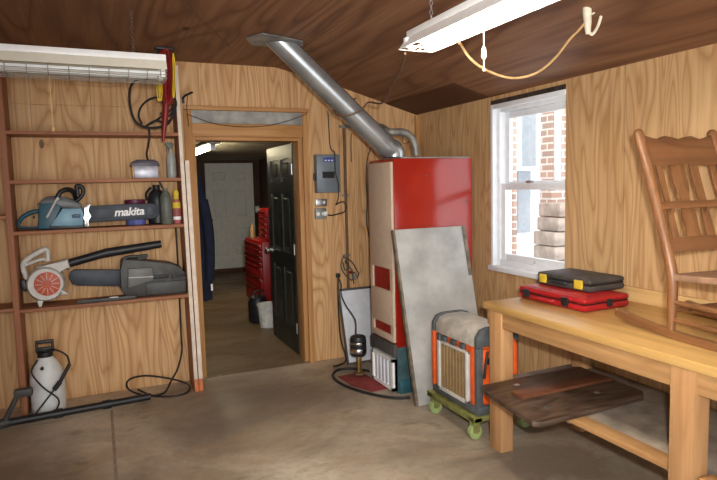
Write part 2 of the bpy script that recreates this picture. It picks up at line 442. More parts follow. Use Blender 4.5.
for z in (.25, 1.0, 1.75):
    s = MB(); s.cyl((0.0, .045, z - .05), (0.0, .045, z + .05), .009, seg=10); s.box((0, .04, z - .05), (.04, .043, z + .05)); s.build('hinge', 'steel', d)
s = MB(); s.box((-.045, 6.285, 1.12), (.03, 6.298, 1.24), .003); s.box((-.012, 6.278, 1.165), (-.002, 6.286, 1.195))
tag(s.build('light_switch', 'white_enamel'), 'small white switch plate on the dark wall right of the far white door', 'light switch')

# lit lamp on the far ceiling
t = thing('ceiling_light', 'lit fluorescent strip light on the ceiling of the far room, seen through the doorway', 'light', (-1.62, 2.9, 2.13))
s = MB(); s.box((-1.70, 1.75, 2.10), (-1.54, 3.6, 2.13), .004); s.build('housing', 'white_enamel', t)
s = MB(); s.cyl((-1.62, 1.8, 2.065), (-1.62, 3.55, 2.065), .02); s.build('lamp_tube', 'tube_far', t)
for y in (1.78, 3.57):
    s = MB(); s.box((-1.65, y - .02, 2.03), (-1.59, y + .02, 2.11), .004); s.build('lamp_holder', 'white_enamel', t)

# red tool chests
def tool_cabinet(name, label, x0, x1, y0, y1, z0, z1, rows, group, wheels):
    t = thing(name, label, 'tool chest', ((x0 + x1) / 2, (y0 + y1) / 2, z0 if not wheels else 0.0), 0, group)
    s = MB(); s.box((x0 + .012, y0, z0 + (.10 if wheels else 0)), (x1, y1, z1), .006); s.build('body', 'red_tool', t)
    n = len(rows); z = z0 + (.12 if wheels else .02); tot = sum(rows); H = z1 - z - .03
    for h in rows:
        hh = H * h / tot
        s = MB(); s.box((x0 - .008, y0 + .02, z + .006), (x0 + .014, y1 - .02, z + hh - .006), .004); dr = s.build('drawer', 'red_tool', t)
        s = MB(); s.box((x0 - .018, y0 + .04, z + hh - .024), (x0 - .006, y1 - .04, z + hh - .012), .002); s.build('pull', 'chrome', dr)
        z += hh
    if wheels:
        for yy in (y0 + .06, y1 - .06):
            for xx in (x0 + .07, x1 - .06):
                s = MB(); s.cyl((xx, yy - .018, .045), (xx, yy + .018, .045), .045, seg=16); s.box((xx - .02, yy - .024, .05), (xx + .02, yy + .024, .105)); s.build('caster', 'rubber', t)
    return t
tool_cabinet('tool_cabinet', 'red rolling tool cabinet on casters standing behind the dark open door', -1.05, -.6, 2.02, 2.92, 0, .93, (3, 2, 2, 1, 1, 1, 1), 'red tool chests', True)
tool_cabinet('tool_chest', 'small red upper tool chest stacked on the rolling tool cabinet', -.96, -.62, 2.05, 2.45, .93, 1.33, (1, 1, 1, 1, 1), 'red tool chests', False)
s = MB(); s.lathe([(.028, 0), (.03, .004), (.03, .12), (.012, .16), (.012, .19)], (-.98, 2.72, .93)); tag(s.build('bottle', 'pale_board'), 'small pale bottle standing on the red rolling tool cabinet', 'bottle')
s = MB(); s.lathe([(.095, 0), (.12, .25), (.126, .25), (.126, .27), (.11, .27), (.09, .02)], (-1.12, 1.55, 0)); tag(s.build('bucket', 'white_bucket'), 'white bucket on the far floor beside the edge of the dark door', 'bucket')
t = thing('shop_vacuum', 'small black canister standing in front of the red tool cabinet', 'canister', (-1.22, 1.8, 0))
s = MB(); s.lathe([(.1, 0), (.115, .02), (.115, .24), (.09, .3), (.03, .33)], (-1.16, 1.86, .0)); s.build('body', 'black', t)
s = MB(); s.tube([(-1.2, 1.82, .3), (-1.2, 1.82, .37), (-1.1, 1.82, .37), (-1.1, 1.82, .3)], .01); s.build('handle', 'rubber', t)

# jacket behind the left jamb
t = thing('hanging_jacket', 'dark blue jacket hanging just inside the doorway by the left jamb', 'jacket', (-2.03, .42, .6))
s = MB()
rings = []
prof = [(.59, .10, .05), (.75, .105, .055), (.95, .11, .05), (1.2, .10, .05), (1.4, .095, .06), (1.55, .075, .05), (1.68, .045, .035), (1.8, .012, .012)]
for i, (z, rx, ry) in enumerate(prof):
    rg = []
    for k in range(20):
        a = 2 * PI * k / 20; wob = 1 + .14 * math.sin(5 * a + z * 3) * (1 if z < 1.5 else .3)
        rg.append(s.bm.verts.new((-2.045 + (z - .6) * .02 + rx * wob * math.cos(a), .42 + ry * wob * math.sin(a), z)))
    rings.append(rg)
for A, B in zip(rings, rings[1:]):
    for k in range(20): s.bm.faces.new((A[k], A[(k + 1) % 20], B[(k + 1) % 20], B[k]))
s.bm.faces.new(rings[0][::-1]); s.bm.faces.new(rings[-1])
s.build('body', 'denim', t, angle=70)
s = MB(); s.tube([(-1.985, .38, 1.5), (-1.95, .36, 1.25), (-1.945, .36, 1.0), (-1.955, .37, .78)], [.05, .048, .044, .04], 12); s.build('sleeve', 'denim', t)
s = MB(); s.box((-1.957, .318, .69), (-1.94, .324, .75)); s.build('tag', 'white_paint', t)

# ------------------------------------------------------------------ window and outside
w = bpy.data.objects.new('window_1', None); COL.objects.link(w); w['kind'] = 'structure'; w.location = (.08, -1.56, .93)
def frame(s, x0, x1, y0, y1, z0, z1, th, bv=.004):
    s.box((x0, y0, z0), (x1, y0 + th, z1), bv); s.box((x0, y1 - th, z0), (x1, y1, z1), bv)
    s.box((x0, y0 + th, z0), (x1, y1 - th, z0 + th), bv); s.box((x0, y0 + th, z1 - th), (x1, y1 - th, z1), bv)
FY = WYR + .01
s = MB(); frame(s, .03, .15, FY, WY1, WZ0 + .002, 2.19, .06); s.box((-.012, WY1 - .03, WZ0 + .002), (.03, WY1, 2.19), .003); s.box((-.012, WY0, 2.155), (.03, WY1 - .03, 2.19), .003); s.build('window_frame', 'vinyl', w)
s = MB(); frame(s, .045, .08, FY + .06, WY1 - .06, .99, 1.585, .05); s.build('lower_sash', 'vinyl', w)
s = MB(); frame(s, .085, .12, FY + .06, WY1 - .06, 1.55, 2.13, .05); s.build('upper_sash', 'vinyl', w)
s = MB(); s.box((.06, FY + .1, 1.03), (.066, WY1 - .1, 1.54)); s.build('lower_pane', 'glass', w)
s = MB(); s.box((.10, FY + .1, 1.59), (.106, WY1 - .1, 2.09)); s.build('upper_pane', 'glass', w)
s = MB(); s.box((-.035, WY0 + .002, .905), (.045, WY1 + .012, .945), .005); s.build('window_sill', 'vinyl', w)
s = MB(); s.box((.028, -1.585, 1.585), (.06, -1.53, 1.605), .004); s.tube([(.03, -1.585, 1.6), (.022, -1.6, 1.6), (.022, -1.62, 1.596)], .004, 6); s.build('sash_lock', 'steel', w)
s = MB(); s.ball((.042, -1.62, 1.01), .009); s.build('vent_latch', 'sil_grey', w)
b = MB(); b.box((-.006, WY0, 2.192), (.15, WY1, 2.223)); struct(b.build('trim_12', 'black_wood', keep=True))
# outside: snow, the house across the yard, a brick wall with stone blocks at its foot
b = MB(); b.box((.17, -12, -.3), (26, 26, -.15)); struct(b.build('ground', 'snow', keep=True))
t = thing('house', 'white house across the snowy yard, seen through the window', 'house', (5, 6, -.15))
s = MB(); s.box((1.4, 6.0, -.15), (9.5, 9.0, 3.4)); s.build('wall', 'siding', t)
hb = [(6.001,1.852),(6.345,1.848),(6.350,0.412),(6.003,0.431)]
s = MB(); s.box((min(p[0] for p in hb), 5.92, min(p[1] for p in hb)), (max(p[0] for p in hb), 6.0, max(p[1] for p in hb))); s.build('shutter', 'grey_siding', t)
hc = [(5.181,3.214),(5.371,3.221),(5.377,1.858),(5.185,1.860)]
s = MB(); s.box((min(p[0] for p in hc), 4.6, hc[2][1]), (max(p[0] for p in hc), 4.8, 3.4)); s.build('porch_column', 'grey_siding', t)
s = MB(); s.box((min(p[0] for p in hc) - .25, 4.5, hc[2][1] - .03), (max(p[0] for p in hc) + 2.2, 6.0, hc[2][1] + .03)); s.build('porch_rail', 'siding', t)
bw = [(2.737,2.625),(2.798,2.627),(3.447,2.645),(3.485,0.307)]
t = thing('brick_wall', 'weathered brick wall outside, at the right side of the window', 'wall', (bw[2][0] + 1, 2.3, -.15))
s = MB(); s.box((bw[2][0], 2, -.15), (bw[2][0] + 3, 2.25, 3.3)); s.build('wall', 'brick', t)
s = MB(); s.box((bw[2][0] + .03, 1.93, 1.55), (bw[2][0] + .12, 2.0, 3.3), .01); s.build('downspout', 'siding', t)
b = MB(); b.box((bw[0][0], 2, -.15), (bw[1][0], 2.3, 3.3)); tag(b.build('brick_pier', 'brick'), 'narrow brick pier outside, at the left side of the window', 'pier')
zz = -.15
for k, nm in enumerate(('lowest', 'second lowest', 'third lowest', 'fourth from the bottom', 'fifth from the bottom', 'sixth from the bottom', 'topmost')):
    h = .205; x0 = 3.03 + (.05 if k > 4 else 0)
    b = MB(); b.box((x0 + random.uniform(-.02, .03), 1.45, zz), (x0 + .62, 1.90, zz + h - .012), .02)
    tag(b.build('stone_block', 'stone'), nm + ' cut stone block in the column of stones outside the window', 'stone block', 'cut stone blocks by the brick wall')
    zz += h

# ------------------------------------------------------------------ shelving unit
XL, XR = -3.40, -2.225
t = thing('shelving_unit', 'tall red brown wooden shelving unit against the plywood wall left of the doorway', 'shelves', (-2.9, -.15, 0))
def board_z(x0, x1, z0, z1, m, nm, y0=-.3, y1=-.03, lean=0., bv=.002):
    s = MB(); s.box((x0, y0, z0), (x1, y1, z1), bv)
    for v in s.bm.verts: v.co.x += lean * v.co.z
    return s.build(nm, m, t)
board_z(-2.225, -2.195, 0, 2.53, 'stain_z', 'upright', lean=-.012)
board_z(-2.224, -2.196, .1, 2.53, 'old_white', 'painted_edge', y0=-.306, y1=-.299, lean=-.012)
board_z(-2.190, -2.156, 0, 1.82, 'stain_z', 'side_board', y0=-.3, y1=-.06, lean=-.012)
board_z(-2.189, -2.157, .1, 1.82, 'old_white', 'painted_edge', y0=-.306, y1=-.299, lean=-.012)
for x in (-2.224, -2.1895):
    s = MB(); s.box((x, -.308, 0), (x + .031, -.2995, .1), .001); s.build('bare_foot', 'bare_orange', t)
board_z(-3.425, -3.385, 0, 2.5, 'stain_z', 'upright')
board_z(-4.42, -4.385, 0, 2.5, 'stain_z', 'upright')
for z in (2.03, 1.69, 1.335, .785):
    s = MB(); s.box((XL + .015, -.3, z - .024), (XR - .002, -.03, z), .002); s.build('shelf', 'stain_x', t)
for z in (.80, 1.45, 2.03):
    s = MB(); s.box((-4.385, -.3, z - .024), (-3.425, -.03, z), .002); s.build('shelf', 'stain_x', t)

YS = -.16
# ---- petrol chainsaw with teal body
t = thing('chainsaw', 'teal petrol chainsaw with a lettered dark bar cover, on the middle shelf', 'chainsaw', (-2.95, YS, 1.335))
A = .0
s = MB(); s.prism([(-3.221,1.508),(-3.195,1.549),(-3.152,1.563),(-3.106,1.541),(-3.076,1.484),(-3.165,1.354),(-3.162,1.332),(-3.239,1.336)], 'Y', YS - .08, YS + .08, .008); s.build('body', 'teal', t)
s = MB(); s.prism([(-3.233,1.513),(-3.203,1.546),(-3.166,1.566),(-3.113,1.571),(-3.062,1.561),(-3.000,1.543),(-2.949,1.503),(-2.951,1.473),(-3.075,1.478),(-3.098,1.509),(-3.120,1.536),(-3.197,1.517)], 'Y', YS - .094, YS + .086, .01); s.build('top_cover', 'smoke', t)
s = MB(); s.prism([(-3.074,1.480),(-2.948,1.477),(-2.935,1.438),(-2.947,1.349),(-3.162,1.356)], 'Y', YS - .105, YS + .06, .008); s.build('side_cover', 'blue_grey', t)
s = MB(); s.prism([(-3.017,1.430),(-2.997,1.438),(-2.958,1.434),(-2.959,1.408),(-3.013,1.409)], 'Y', YS - .111, YS - .1, .002); s.build('cover_slot', 'teal', t)
s = MB(); s.prism([(-3.165,1.358),(-2.939,1.351),(-2.940,1.331),(-3.167,1.333)], 'Y', YS - .09, YS + .08, .004); s.build('base', 'black', t)
s = MB(); s.tube([(-3.214,-0.160,1.469),(-3.280,-0.160,1.456),(-3.328,-0.160,1.431),(-3.359,-0.160,1.397),(-3.365,-0.160,1.358),(-3.320,-0.160,1.348),(-3.222,-0.160,1.344)], [.014, .017, .016, .014, .011, .009, .009], 10); s.build('rear_handle', 'teal', t)
s = MB(); s.prism([(-3.273,1.429),(-3.254,1.432),(-3.262,1.409),(-3.271,1.414)], 'Y', YS - .01, YS + .01, .002); s.build('trigger', 'black', t)
s = MB(); s.tube([(x, YS + dy, z) for (x, y, z), dy in zip([(-3.103,-0.160,1.546),(-3.084,-0.160,1.591),(-3.047,-0.160,1.614),(-3.009,-0.160,1.607),(-2.991,-0.160,1.580),(-2.985,-0.160,1.542)], (-.09, -.09, -.07, -.03, .02, .07))], .017, 10); s.build('front_handle', 'black', t)
s = MB(); s.tube([(-2.981,-0.160,1.531),(-2.950,-0.160,1.557),(-2.932,-0.160,1.591),(-2.935,-0.160,1.624),(-2.952,-0.160,1.639),(-2.974,-0.160,1.637),(-2.971,-0.160,1.609),(-2.970,-0.160,1.564)], .015, 10); s.build('hand_guard', 'black', t)
s = MB(); s.cyl(([(-3.102,-0.270,1.551)])[0], ([(-3.175,-0.270,1.419)])[0], .0075, seg=10); s.ball(([(-3.098,-0.270,1.550)])[0], .012, (1, .6, 1)); s.build('brake_rod', 'sil_grey', t)
s = MB(); s.prism([(-2.935,1.483),(-2.909,1.513),(-2.888,1.503),(-2.899,1.478),(-2.909,1.453),(-2.885,1.416),(-2.911,1.388),(-2.913,1.358),(-2.892,1.340),(-2.920,1.337),(-2.941,1.346),(-2.927,1.381),(-2.943,1.406),(-2.925,1.437)], 'Y', YS - .118, YS - .09, .003); s.build('bucking_spike', 'chrome', t)
s = MB(); s.prism([(-3.004,1.525),(-2.977,1.528),(-2.968,1.504),(-2.944,1.494),(-2.965,1.484),(-2.998,1.494)], 'Y', YS - .09, YS - .07, .003); s.build('spring_clip', 'chrome', t)
s = MB(); s.prism([(-2.900,1.490),(-2.685,1.495),(-2.455,1.495),(-2.422,1.480),(-2.410,1.437),(-2.423,1.391),(-2.461,1.377),(-2.692,1.376),(-2.907,1.371)], 'Y', YS - .082, YS - .03, .006); bar = s.build('bar_cover', 'navy', t)
for pl in ([(-2.874,1.471),(-2.743,1.471),(-2.747,1.394),(-2.879,1.394)], [(-2.500,1.475),(-2.448,1.473),(-2.452,1.400),(-2.504,1.398)]):
    s = MB(); s.prism(pl, 'Y', YS - .087, YS - .08, .002); s.build('rib_panel', 'navy', bar)
# lettering on the bar cover
fc = bpy.data.curves.new('t', 'FONT'); fc.body = 'makita'; fc.size = .083; fc.extrude = .0015; fc.shear = .25; fc.align_x = 'CENTER'; fc.align_y = 'CENTER'; fc.offset = .0022; fc.space_character = .95
fo = bpy.data.objects.new('t', fc); COL.objects.link(fo)
dg = bpy.context.evaluated_depsgraph_get(); me = bpy.data.meshes.new_from_object(fo.evaluated_get(dg))
bpy.data.objects.remove(fo)
lt = bpy.data.objects.new('lettering', me); COL.objects.link(lt); me.materials.clear(); me.materials.append(M['white_paint'])
q = ([(-2.628,-0.245,1.436)])[0]
lt.parent = bar; lt.location = Vector(q) - Vector(t.location); lt.rotation_euler = (PI / 2, math.radians(-1.2), 0)

# ---- leaf blower
t = thing('leaf_blower', 'grey leaf blower with orange red fan cover and long black nozzle, on the lower shelf', 'leaf blower', (-3.2, YS, .785))
def ry(c, f=1): return Matrix.Rotation(PI / 2, 4, 'X')
c = Vector(([(-3.217,-0.160,0.955)])[0]); rr = .125
s = MB(); s.lathe([(.03, -.085), (rr * .88, -.085), (rr, -.065), (rr, .06), (rr * .9, .085), (.03, .085)], c, 36, Matrix.Rotation(PI / 2, 4, 'X')); s.build('fan_housing', 'sil_grey', t)
s = MB(); cd = Vector(([(-3.205,-0.160,0.959)])[0])
s.lathe([(.02, 0), (.085, 0), (.085, .012), (.06, .02), (.02, .024)], cd + Vector((0, -.083, 0)), 32, Matrix.Rotation(PI / 2, 4, 'X')); fcv = s.build('fan_cover', 'blow_red', t)
s = MB()
for k in range(12):
    a = 2 * PI * k / 12
    u = Vector((math.cos(a), 0, math.sin(a)))
    s.cyl(cd + Vector((0, -.106, 0)) + u * .03, cd + Vector((0, -.099, 0)) + u * .078, .003, seg=6)
s.build('vent_rib', 'sil_grey', fcv)
s = MB(); s.prism([(-3.273,1.083),(-3.193,1.094),(-3.066,1.126),(-3.052,1.054),(-3.132,1.047),(-3.124,0.986),(-3.250,1.010)], 'Y', YS - .06, YS + .06, .012); s.build('outlet', 'sil_grey', t)
s = MB(); s.tube([(-3.341,-0.160,0.994),(-3.360,-0.160,1.090),(-3.332,-0.160,1.135),(-3.273,-0.160,1.172),(-3.201,-0.160,1.201),(-3.197,-0.160,1.116)], [.018, .019, .02, .02, .02, .018], 12, 5); s.tube([(-3.344,-0.160,1.095),(-3.294,-0.160,1.114),(-3.230,-0.160,1.132),(-3.199,-0.160,1.116)], [.012, .012, .012, .012], 10); s.build('handle', 'sil_grey', t)
s = MB(); s.prism([(-3.380,0.992),(-3.350,0.995),(-3.336,0.939),(-3.347,0.908),(-3.375,0.927)], 'Y', YS - .05, YS + .05, .01); s.build('engine', 'black', t)
for pl in ([(-3.278,0.845),(-3.238,0.841),(-3.252,0.798),(-3.268,0.800)], [(-3.118,0.909),(-3.104,0.902),(-3.075,0.875),(-3.120,0.872)]):
    s = MB(); s.prism(pl, 'Y', YS - .1, YS - .06, .003); s.build('foot', 'sil_grey', t)
n0 = Vector(([(-3.066,-0.160,1.087)])[0]); n1 = Vector(([(-2.796,-0.160,1.150)])[0]); n2 = Vector(([(-2.404,-0.160,1.191)])[0])
s = MB(); s.cyl(n0, n1, .031, .032, 20); s.cyl(n1 - (n1 - n0) * .05, n2, .035, .029, 20); s.build('nozzle', 'black', t)

# ---- charcoal chainsaw
t = thing('chainsaw', 'charcoal electric chainsaw with a black sheathed bar pointing left, on the lower shelf', 'chainsaw', (-2.5, YS, .785))
Z6 = None
s = MB(); s.prism([(-2.703,1.067),(-2.677,1.083),(-2.537,1.058),(-2.350,1.027),(-2.270,0.988),(-2.236,0.911),(-2.246,0.781),(-2.691,0.790),(-2.702,0.852),(-2.724,0.866),(-2.712,1.005)], 'Y', YS - .09, YS + .09, .012); s.build('body', 'char', t)
s = MB(); s.prism([(-2.660,1.012),(-2.485,1.005),(-2.482,0.909),(-2.669,0.861)], 'Y', YS - .115, YS - .08, .008); s.build('side_cover', 'char_lt', t)
s = MB(); s.prism([(-2.660,0.946),(-2.483,0.940),(-2.484,0.934),(-2.660,0.940)], 'Y', YS - .118, YS - .1); s.build('cover_seam', 'sil_grey', t)
s = MB(); s.prism([(-2.540,0.886),(-2.243,0.888),(-2.245,0.793),(-2.537,0.798)], 'Y', YS - .1, YS - .085, .006); s.build('base_plate', 'char', t)
s = MB(); s.prism([(-2.479,0.943),(-2.369,0.943),(-2.370,0.915),(-2.480,0.912)], 'Y', YS - .095, YS - .085, .003); s.prism([(-2.351,0.941),(-2.332,0.941),(-2.331,0.905),(-2.350,0.904)], 'Y', YS - .095, YS - .085, .002); s.prism([(-2.316,0.954),(-2.241,0.954),(-2.243,0.916),(-2.319,0.913)], 'Y', YS - .095, YS - .085, .003); s.build('grip_slot', 'rubber', t)
s = MB(); s.tube([(-2.692,-0.235,1.071),(-2.659,-0.235,1.096),(-2.582,-0.235,1.096),(-2.523,-0.235,1.098),(-2.530,-0.235,1.083),(-2.584,-0.235,1.075)], .012, 10); s.build('front_handle', 'char', t)
s = MB(); s.prism([(-3.068,0.967),(-3.057,1.006),(-3.026,1.022),(-2.710,0.995),(-2.717,0.869),(-3.013,0.902),(-3.049,0.917)], 'Y', YS - .025, YS + .025, .006); s.build('bar_sheath', 'navy', t)
# ---- blade guard lying under it
t = thing('blade_sheath', 'thin flat dark blade sheath lying on the lower shelf beneath the charcoal chainsaw', 'blade sheath', (-2.8, -.25, .785))
s = MB(); s.prism([(-3.02, -.275), (-2.93, -.292), (-2.62, -.285), (-2.60, -.262), (-2.9, -.25)], 'Z', .786, .812, .004); s.build('sheath', 'char', t)
s = MB(); s.box((-2.80, -.288, .811), (-2.74, -.265, .8145)); s.build('highlight_plate', 'chrome', t)  # chrome plate added to stand in for a highlight on the sheath

# ---- things on the upper shelf and beside the bar cover
t = thing('carton', 'silver carton with an overhanging dark plum lid, on the second shelf', 'box', (-2.48, YS, 1.69))
s = MB(); s.box((-2.575, -.23, 1.69), (-2.40, -.09, 1.79), .004); s.build('body', 'silver_box', t)
s = MB(); s.prism([(-2.60, 1.782), (-2.385, 1.782), (-2.40, 1.815), (-2.43, 1.83), (-2.55, 1.83), (-2.585, 1.815)], 'Y', -.245, -.075, .004); s.build('lid', 'plum_dark', t)
s = MB(); s.box((-2.585, -.225, 1.692), (-2.576, -.095, 1.785)); s.build('end_flap', 'pale_board', t)
t = thing('spray_bottle', 'cloudy spray bottle with a dark green trigger, on the second shelf by the upright', 'spray bottle', (-2.30, YS, 1.69))
s = MB(); s.lathe([(.034, 0), (.037, .01), (.037, .14), (.03, .18), (.014, .21), (.014, .225)], (-2.295, YS, 1.69)); s.build('bottle', 'clear', t)
s = MB(); s.prism([(-2.335, 1.945), (-2.33, 1.965), (-2.28, 1.965), (-2.27, 1.945), (-2.282, 1.91), (-2.308, 1.91), (-2.312, 1.935)], 'Y', YS - .012, YS + .012, .003); s.tube([(-2.312, YS, 1.945), (-2.325, YS, 1.92), (-2.322, YS, 1.895)], .004, 6); s.build('trigger_head', 'olive', t)
t = thing('jug', 'black oil jug with a small handle, right of the lettered bar cover', 'jug', (-2.41, YS + .02, 1.335))
s = MB(); s.lathe([(.062, 0), (.07, .01), (.07, .19), (.055, .245), (.026, .27)], (-2.412, -.108, 1.335)); s.build('body', 'black', t)
s = MB(); s.cyl((-2.412, -.108, 1.603), (-2.412, -.108, 1.64), .027); s.build('cap', 'rubber', t)
s = MB(); s.tube([(-2.45, -.108, 1.62), (-2.488, -.108, 1.575), (-2.485, -.108, 1.52)], .01); s.build('handle', 'black', t)
t = thing('bottle', 'grey green bottle between the black jug and the yellow topped can', 'bottle', (-2.357, -.226, 1.335))
s = MB(); s.lathe([(.038, 0), (.043, .008), (.043, .2), (.03, .24), (.016, .255), (.016, .275)], (-2.357, -.226, 1.335)); s.build('body', 'olive', t)
s = MB(); s.lathe([(.0438, .06), (.0442, .061), (.0442, .15), (.0438, .151)], (-2.357, -.226, 1.335)); s.build('label', 'char_lt', t)
t = thing('spray_can', 'pink and yellow spray can with a yellow cap, standing by the right upright', 'spray can', (-2.28, -.225, 1.335))
s = MB(); s.lathe([(.03, 0), (.031, .004), (.031, .17), (.024, .19)], (-2.28, -.225, 1.335)); s.build('body', 'salmon', t)
s = MB(); s.lathe([(.022, .19), (.022, .245), (.012, .26)], (-2.28, -.225, 1.335)); s.build('cap', 'yellow', t)
s = MB(); s.lathe([(.0312, .12), (.0316, .121), (.0316, .165), (.0312, .166)], (-2.28, -.225, 1.335)); s.build('label', 'yellow', t)
s = MB(); s.lathe([(.0312, .03), (.0316, .031), (.0316, .055), (.0312, .056)], (-2.28, -.225, 1.335)); s.build('band', 'white_paint', t)
t = thing('paint_can', 'squat can with a plum lid behind the lettered bar cover', 'can', (-2.575, -.108, 1.335))
s = MB(); s.lathe([(.07, 0), (.072, .004), (.072, .15), (.07, .154)], (-2.575, -.108, 1.335)); s.build('body', 'blue_can', t)
s = MB(); s.lathe([(.074, .154), (.076, .158), (.076, .19), (.07, .195)], (-2.575, -.108, 1.335)); s.build('lid', 'purple', t)

# ---- tank sprayer on the floor
cx_, cy_ = -3.255, -.20
t = thing('tank_sprayer', 'white plastic tank sprayer with black pump handle on the floor under the shelves', 'sprayer', (cx_, cy_, 0))
s = MB(); s.lathe([(.10, 0), (.112, .012), (.116, .05), (.116, .24), (.105, .31), (.075, .37), (.05, .40), (.046, .425)], (cx_, cy_, 0), 32); s.build('tank', 'pearl', t)
s = MB(); s.cyl((cx_, cy_, .41), (cx_, cy_, .445), .052); s.cyl((cx_, cy_, .44), (cx_, cy_, .47), .02); s.build('cap', 'black', t)
s = MB(); s.box((cx_ - .06, cy_ - .016, .505), (cx_ + .06, cy_ + .016, .53), .006); s.box((cx_ - .06, cy_ - .014, .44), (cx_ - .042, cy_ + .014, .51), .004); s.box((cx_ + .042, cy_ - .014, .44), (cx_ + .06, cy_ + .014, .51), .004); s.box((cx_ - .05, cy_ - .02, .45), (cx_ + .05, cy_ + .02, .478), .006); s.build('pump_handle', 'black', t)
s = MB(); s.cyl((cx_ - .02, cy_ - .1, .345), (cx_ - .02, cy_ - .075, .345), .012); s.build('valve', 'black', t)
s = MB(); s.tube([(cx_ - .05, cy_ - .05, .4), (cx_ - .085, cy_ - .11, .33), (cx_ - .02, cy_ - .13, .22), (cx_ + .07, cy_ - .13, .12), (cx_ + .06, cy_ - .13, .05), (cx_ + .02, cy_ - .13, .03)], .006, 8, 6); s.build('hose', 'rubber', t)
s = MB(); s.tube([(cx_ - .03, cy_, .46), (cx_ + .06, cy_ - .03, .46), (cx_ + .14, cy_ - .08, .42), (cx_ + .16, cy_ - .11, .36)], .006, 8, 6); s.build('hose', 'rubber', t)
s = MB(); s.cyl((cx_ + .16, cy_ - .12, .36), (cx_ + .09, cy_ - .13, .24), .013); s.cyl((cx_ + .09, cy_ - .13, .24), (cx_ + .05, cy_ - .13, .19), .018); s.cyl((cx_ + .05, cy_ - .13, .19), (cx_ - .09, cy_ - .13, .02), .006); s.build('wand', 'black', t)

# ---- long black pole tool on the floor
pa, pb = Vector((-3.95, -.46, .034)), Vector((-2.56, -.335, .032))
t = thing('pole_trimmer', 'long black tubular pole with a raised grip, lying on the floor before the shelves', 'pole tool', (-3.3, -.4, 0))
s = MB(); s.cyl(pa, pb, .028, .026, 18); s.build('pole', 'black', t)
for f in (.55, .78):
    q = pa.lerp(pb, f); dq = (pb - pa).normalized()
    s = MB(); s.cyl(q - dq * .03, q + dq * .03, .033, seg=18); s.build('collar', 'black', t)
q = pa.lerp(pb, .31)
s = MB(); s.cyl(q + Vector((0, 0, 0)), q + Vector((.10, 0, .19)), .018); s.box(q + Vector((.075, -.03, .17)), q + Vector((.19, .03, .225)), .012); s.cyl(q - Vector((.03, 0, .0)), q + Vector((.03, 0.01, 0)), .034); s.build('grip', 'char', t)

# ---- left strip light hanging in front of the shelves (lengthwise along X)
def shop_light(name, label, loc, rotz, L, W, H, on, group, guard):
    """local: length along +y from 0 to L, x across, z up; loc = bottom centre of the near end"""
    t = thing(name, label, 'light', loc, rotz, group, local=True)
    hw, c = W / 2, W * (.36 if guard else .27)
    zr, zb = (H * .66, H * .30) if guard else (H * .58, 0)
    s = MB(); s.box((-c, 0, zr + .0065), (c, L, H), .004); s.build('housing', 'white_enamel', t)
    s = MB(); s.prism([(c, zr + .006), (hw, zb), (hw - .004, zb), (c - .004, zr), (-c + .004, zr), (-hw + .004, zb), (-hw, zb), (-c, zr + .006)], 'Y', 0.001, L - .001); s.build('reflector', 'cream_enamel' if guard else 'white_enamel', t)
    zt = H * .16 if guard else H * .33
    for x in (-.5, .5):
        s = MB(); s.cyl((x * W * .6, .04, zt), (x * W * .6, L - .04, zt), .016 if guard else .012, seg=14); s.build('lamp_tube', 'tube_on' if on else 'tube_off', t)
        for y in (.02, L - .02):
            s = MB(); s.box((x * W * .6 - .014, y - .012, zt - .02), (x * W * .6 + .014, y + .012, zr + .002), .002); s.build('lamp_holder', 'white_enamel', t)
    return t
XA = -2.43
lamp = shop_light('shop_light', 'unlit white strip light with a wire guard hanging before the shelves at upper left', (XA, -1.3, 2.248), math.radians(91.2), 1.22, .2, .128, False, 'hanging shop lights', True)
s = MB()
for y in [0.01 + .1 * k for k in range(13)]:
    s.tube([(-.098, y, .03), (-.098, y, -.012), (.098, y, -.012), (.098, y, .03)], .0022, 6, 1)
for x, z in ((-.098, .028), (.098, .028), (-.098, -.012), (-.05, -.012), (0, -.012), (.05, -.012), (.098, -.012), (-.098, .008), (.098, .008)):
    s.cyl((x, 0.0, z), (x, 1.22, z), .0022, seg=6)
s.build('wire_guard', 'conduit', lamp)
def chain(parent, p0, p1, name='chain', m='steel', r=.006):
    s = MB(); p0 = Vector(p0); p1 = Vector(p1); n = max(3, int((p1 - p0).length / .02))
    d = (p1 - p0) / n
    for k in range(n):
        a = p0 + d * k; e = d.normalized().orthogonal(); f = d.cross(e).normalized()
        u = e if k % 2 else f
        s.tube([a - d * .1, a + u * r + d * .2, a + u * r + d * .8, a + d * 1.1, a - u * r + d * .8, a - u * r + d * .2], .0016, 5, 1, True)
    s.build(name, m, parent)
chain(lamp, (0, .17, .128), (0, .17, .374))
chain(lamp, (0, 1.05, .128), (0, 1.05, .368))
s = MB(); s.tube([(-.0, .61, .0), (0.0, .61, -.1), (0, .608, -.295)], .003, 6, 2); s.ball((0, .608, -.30), .009, (1, 1, 1.6)); s.build('pull_cord', 'tan_cord', lamp)

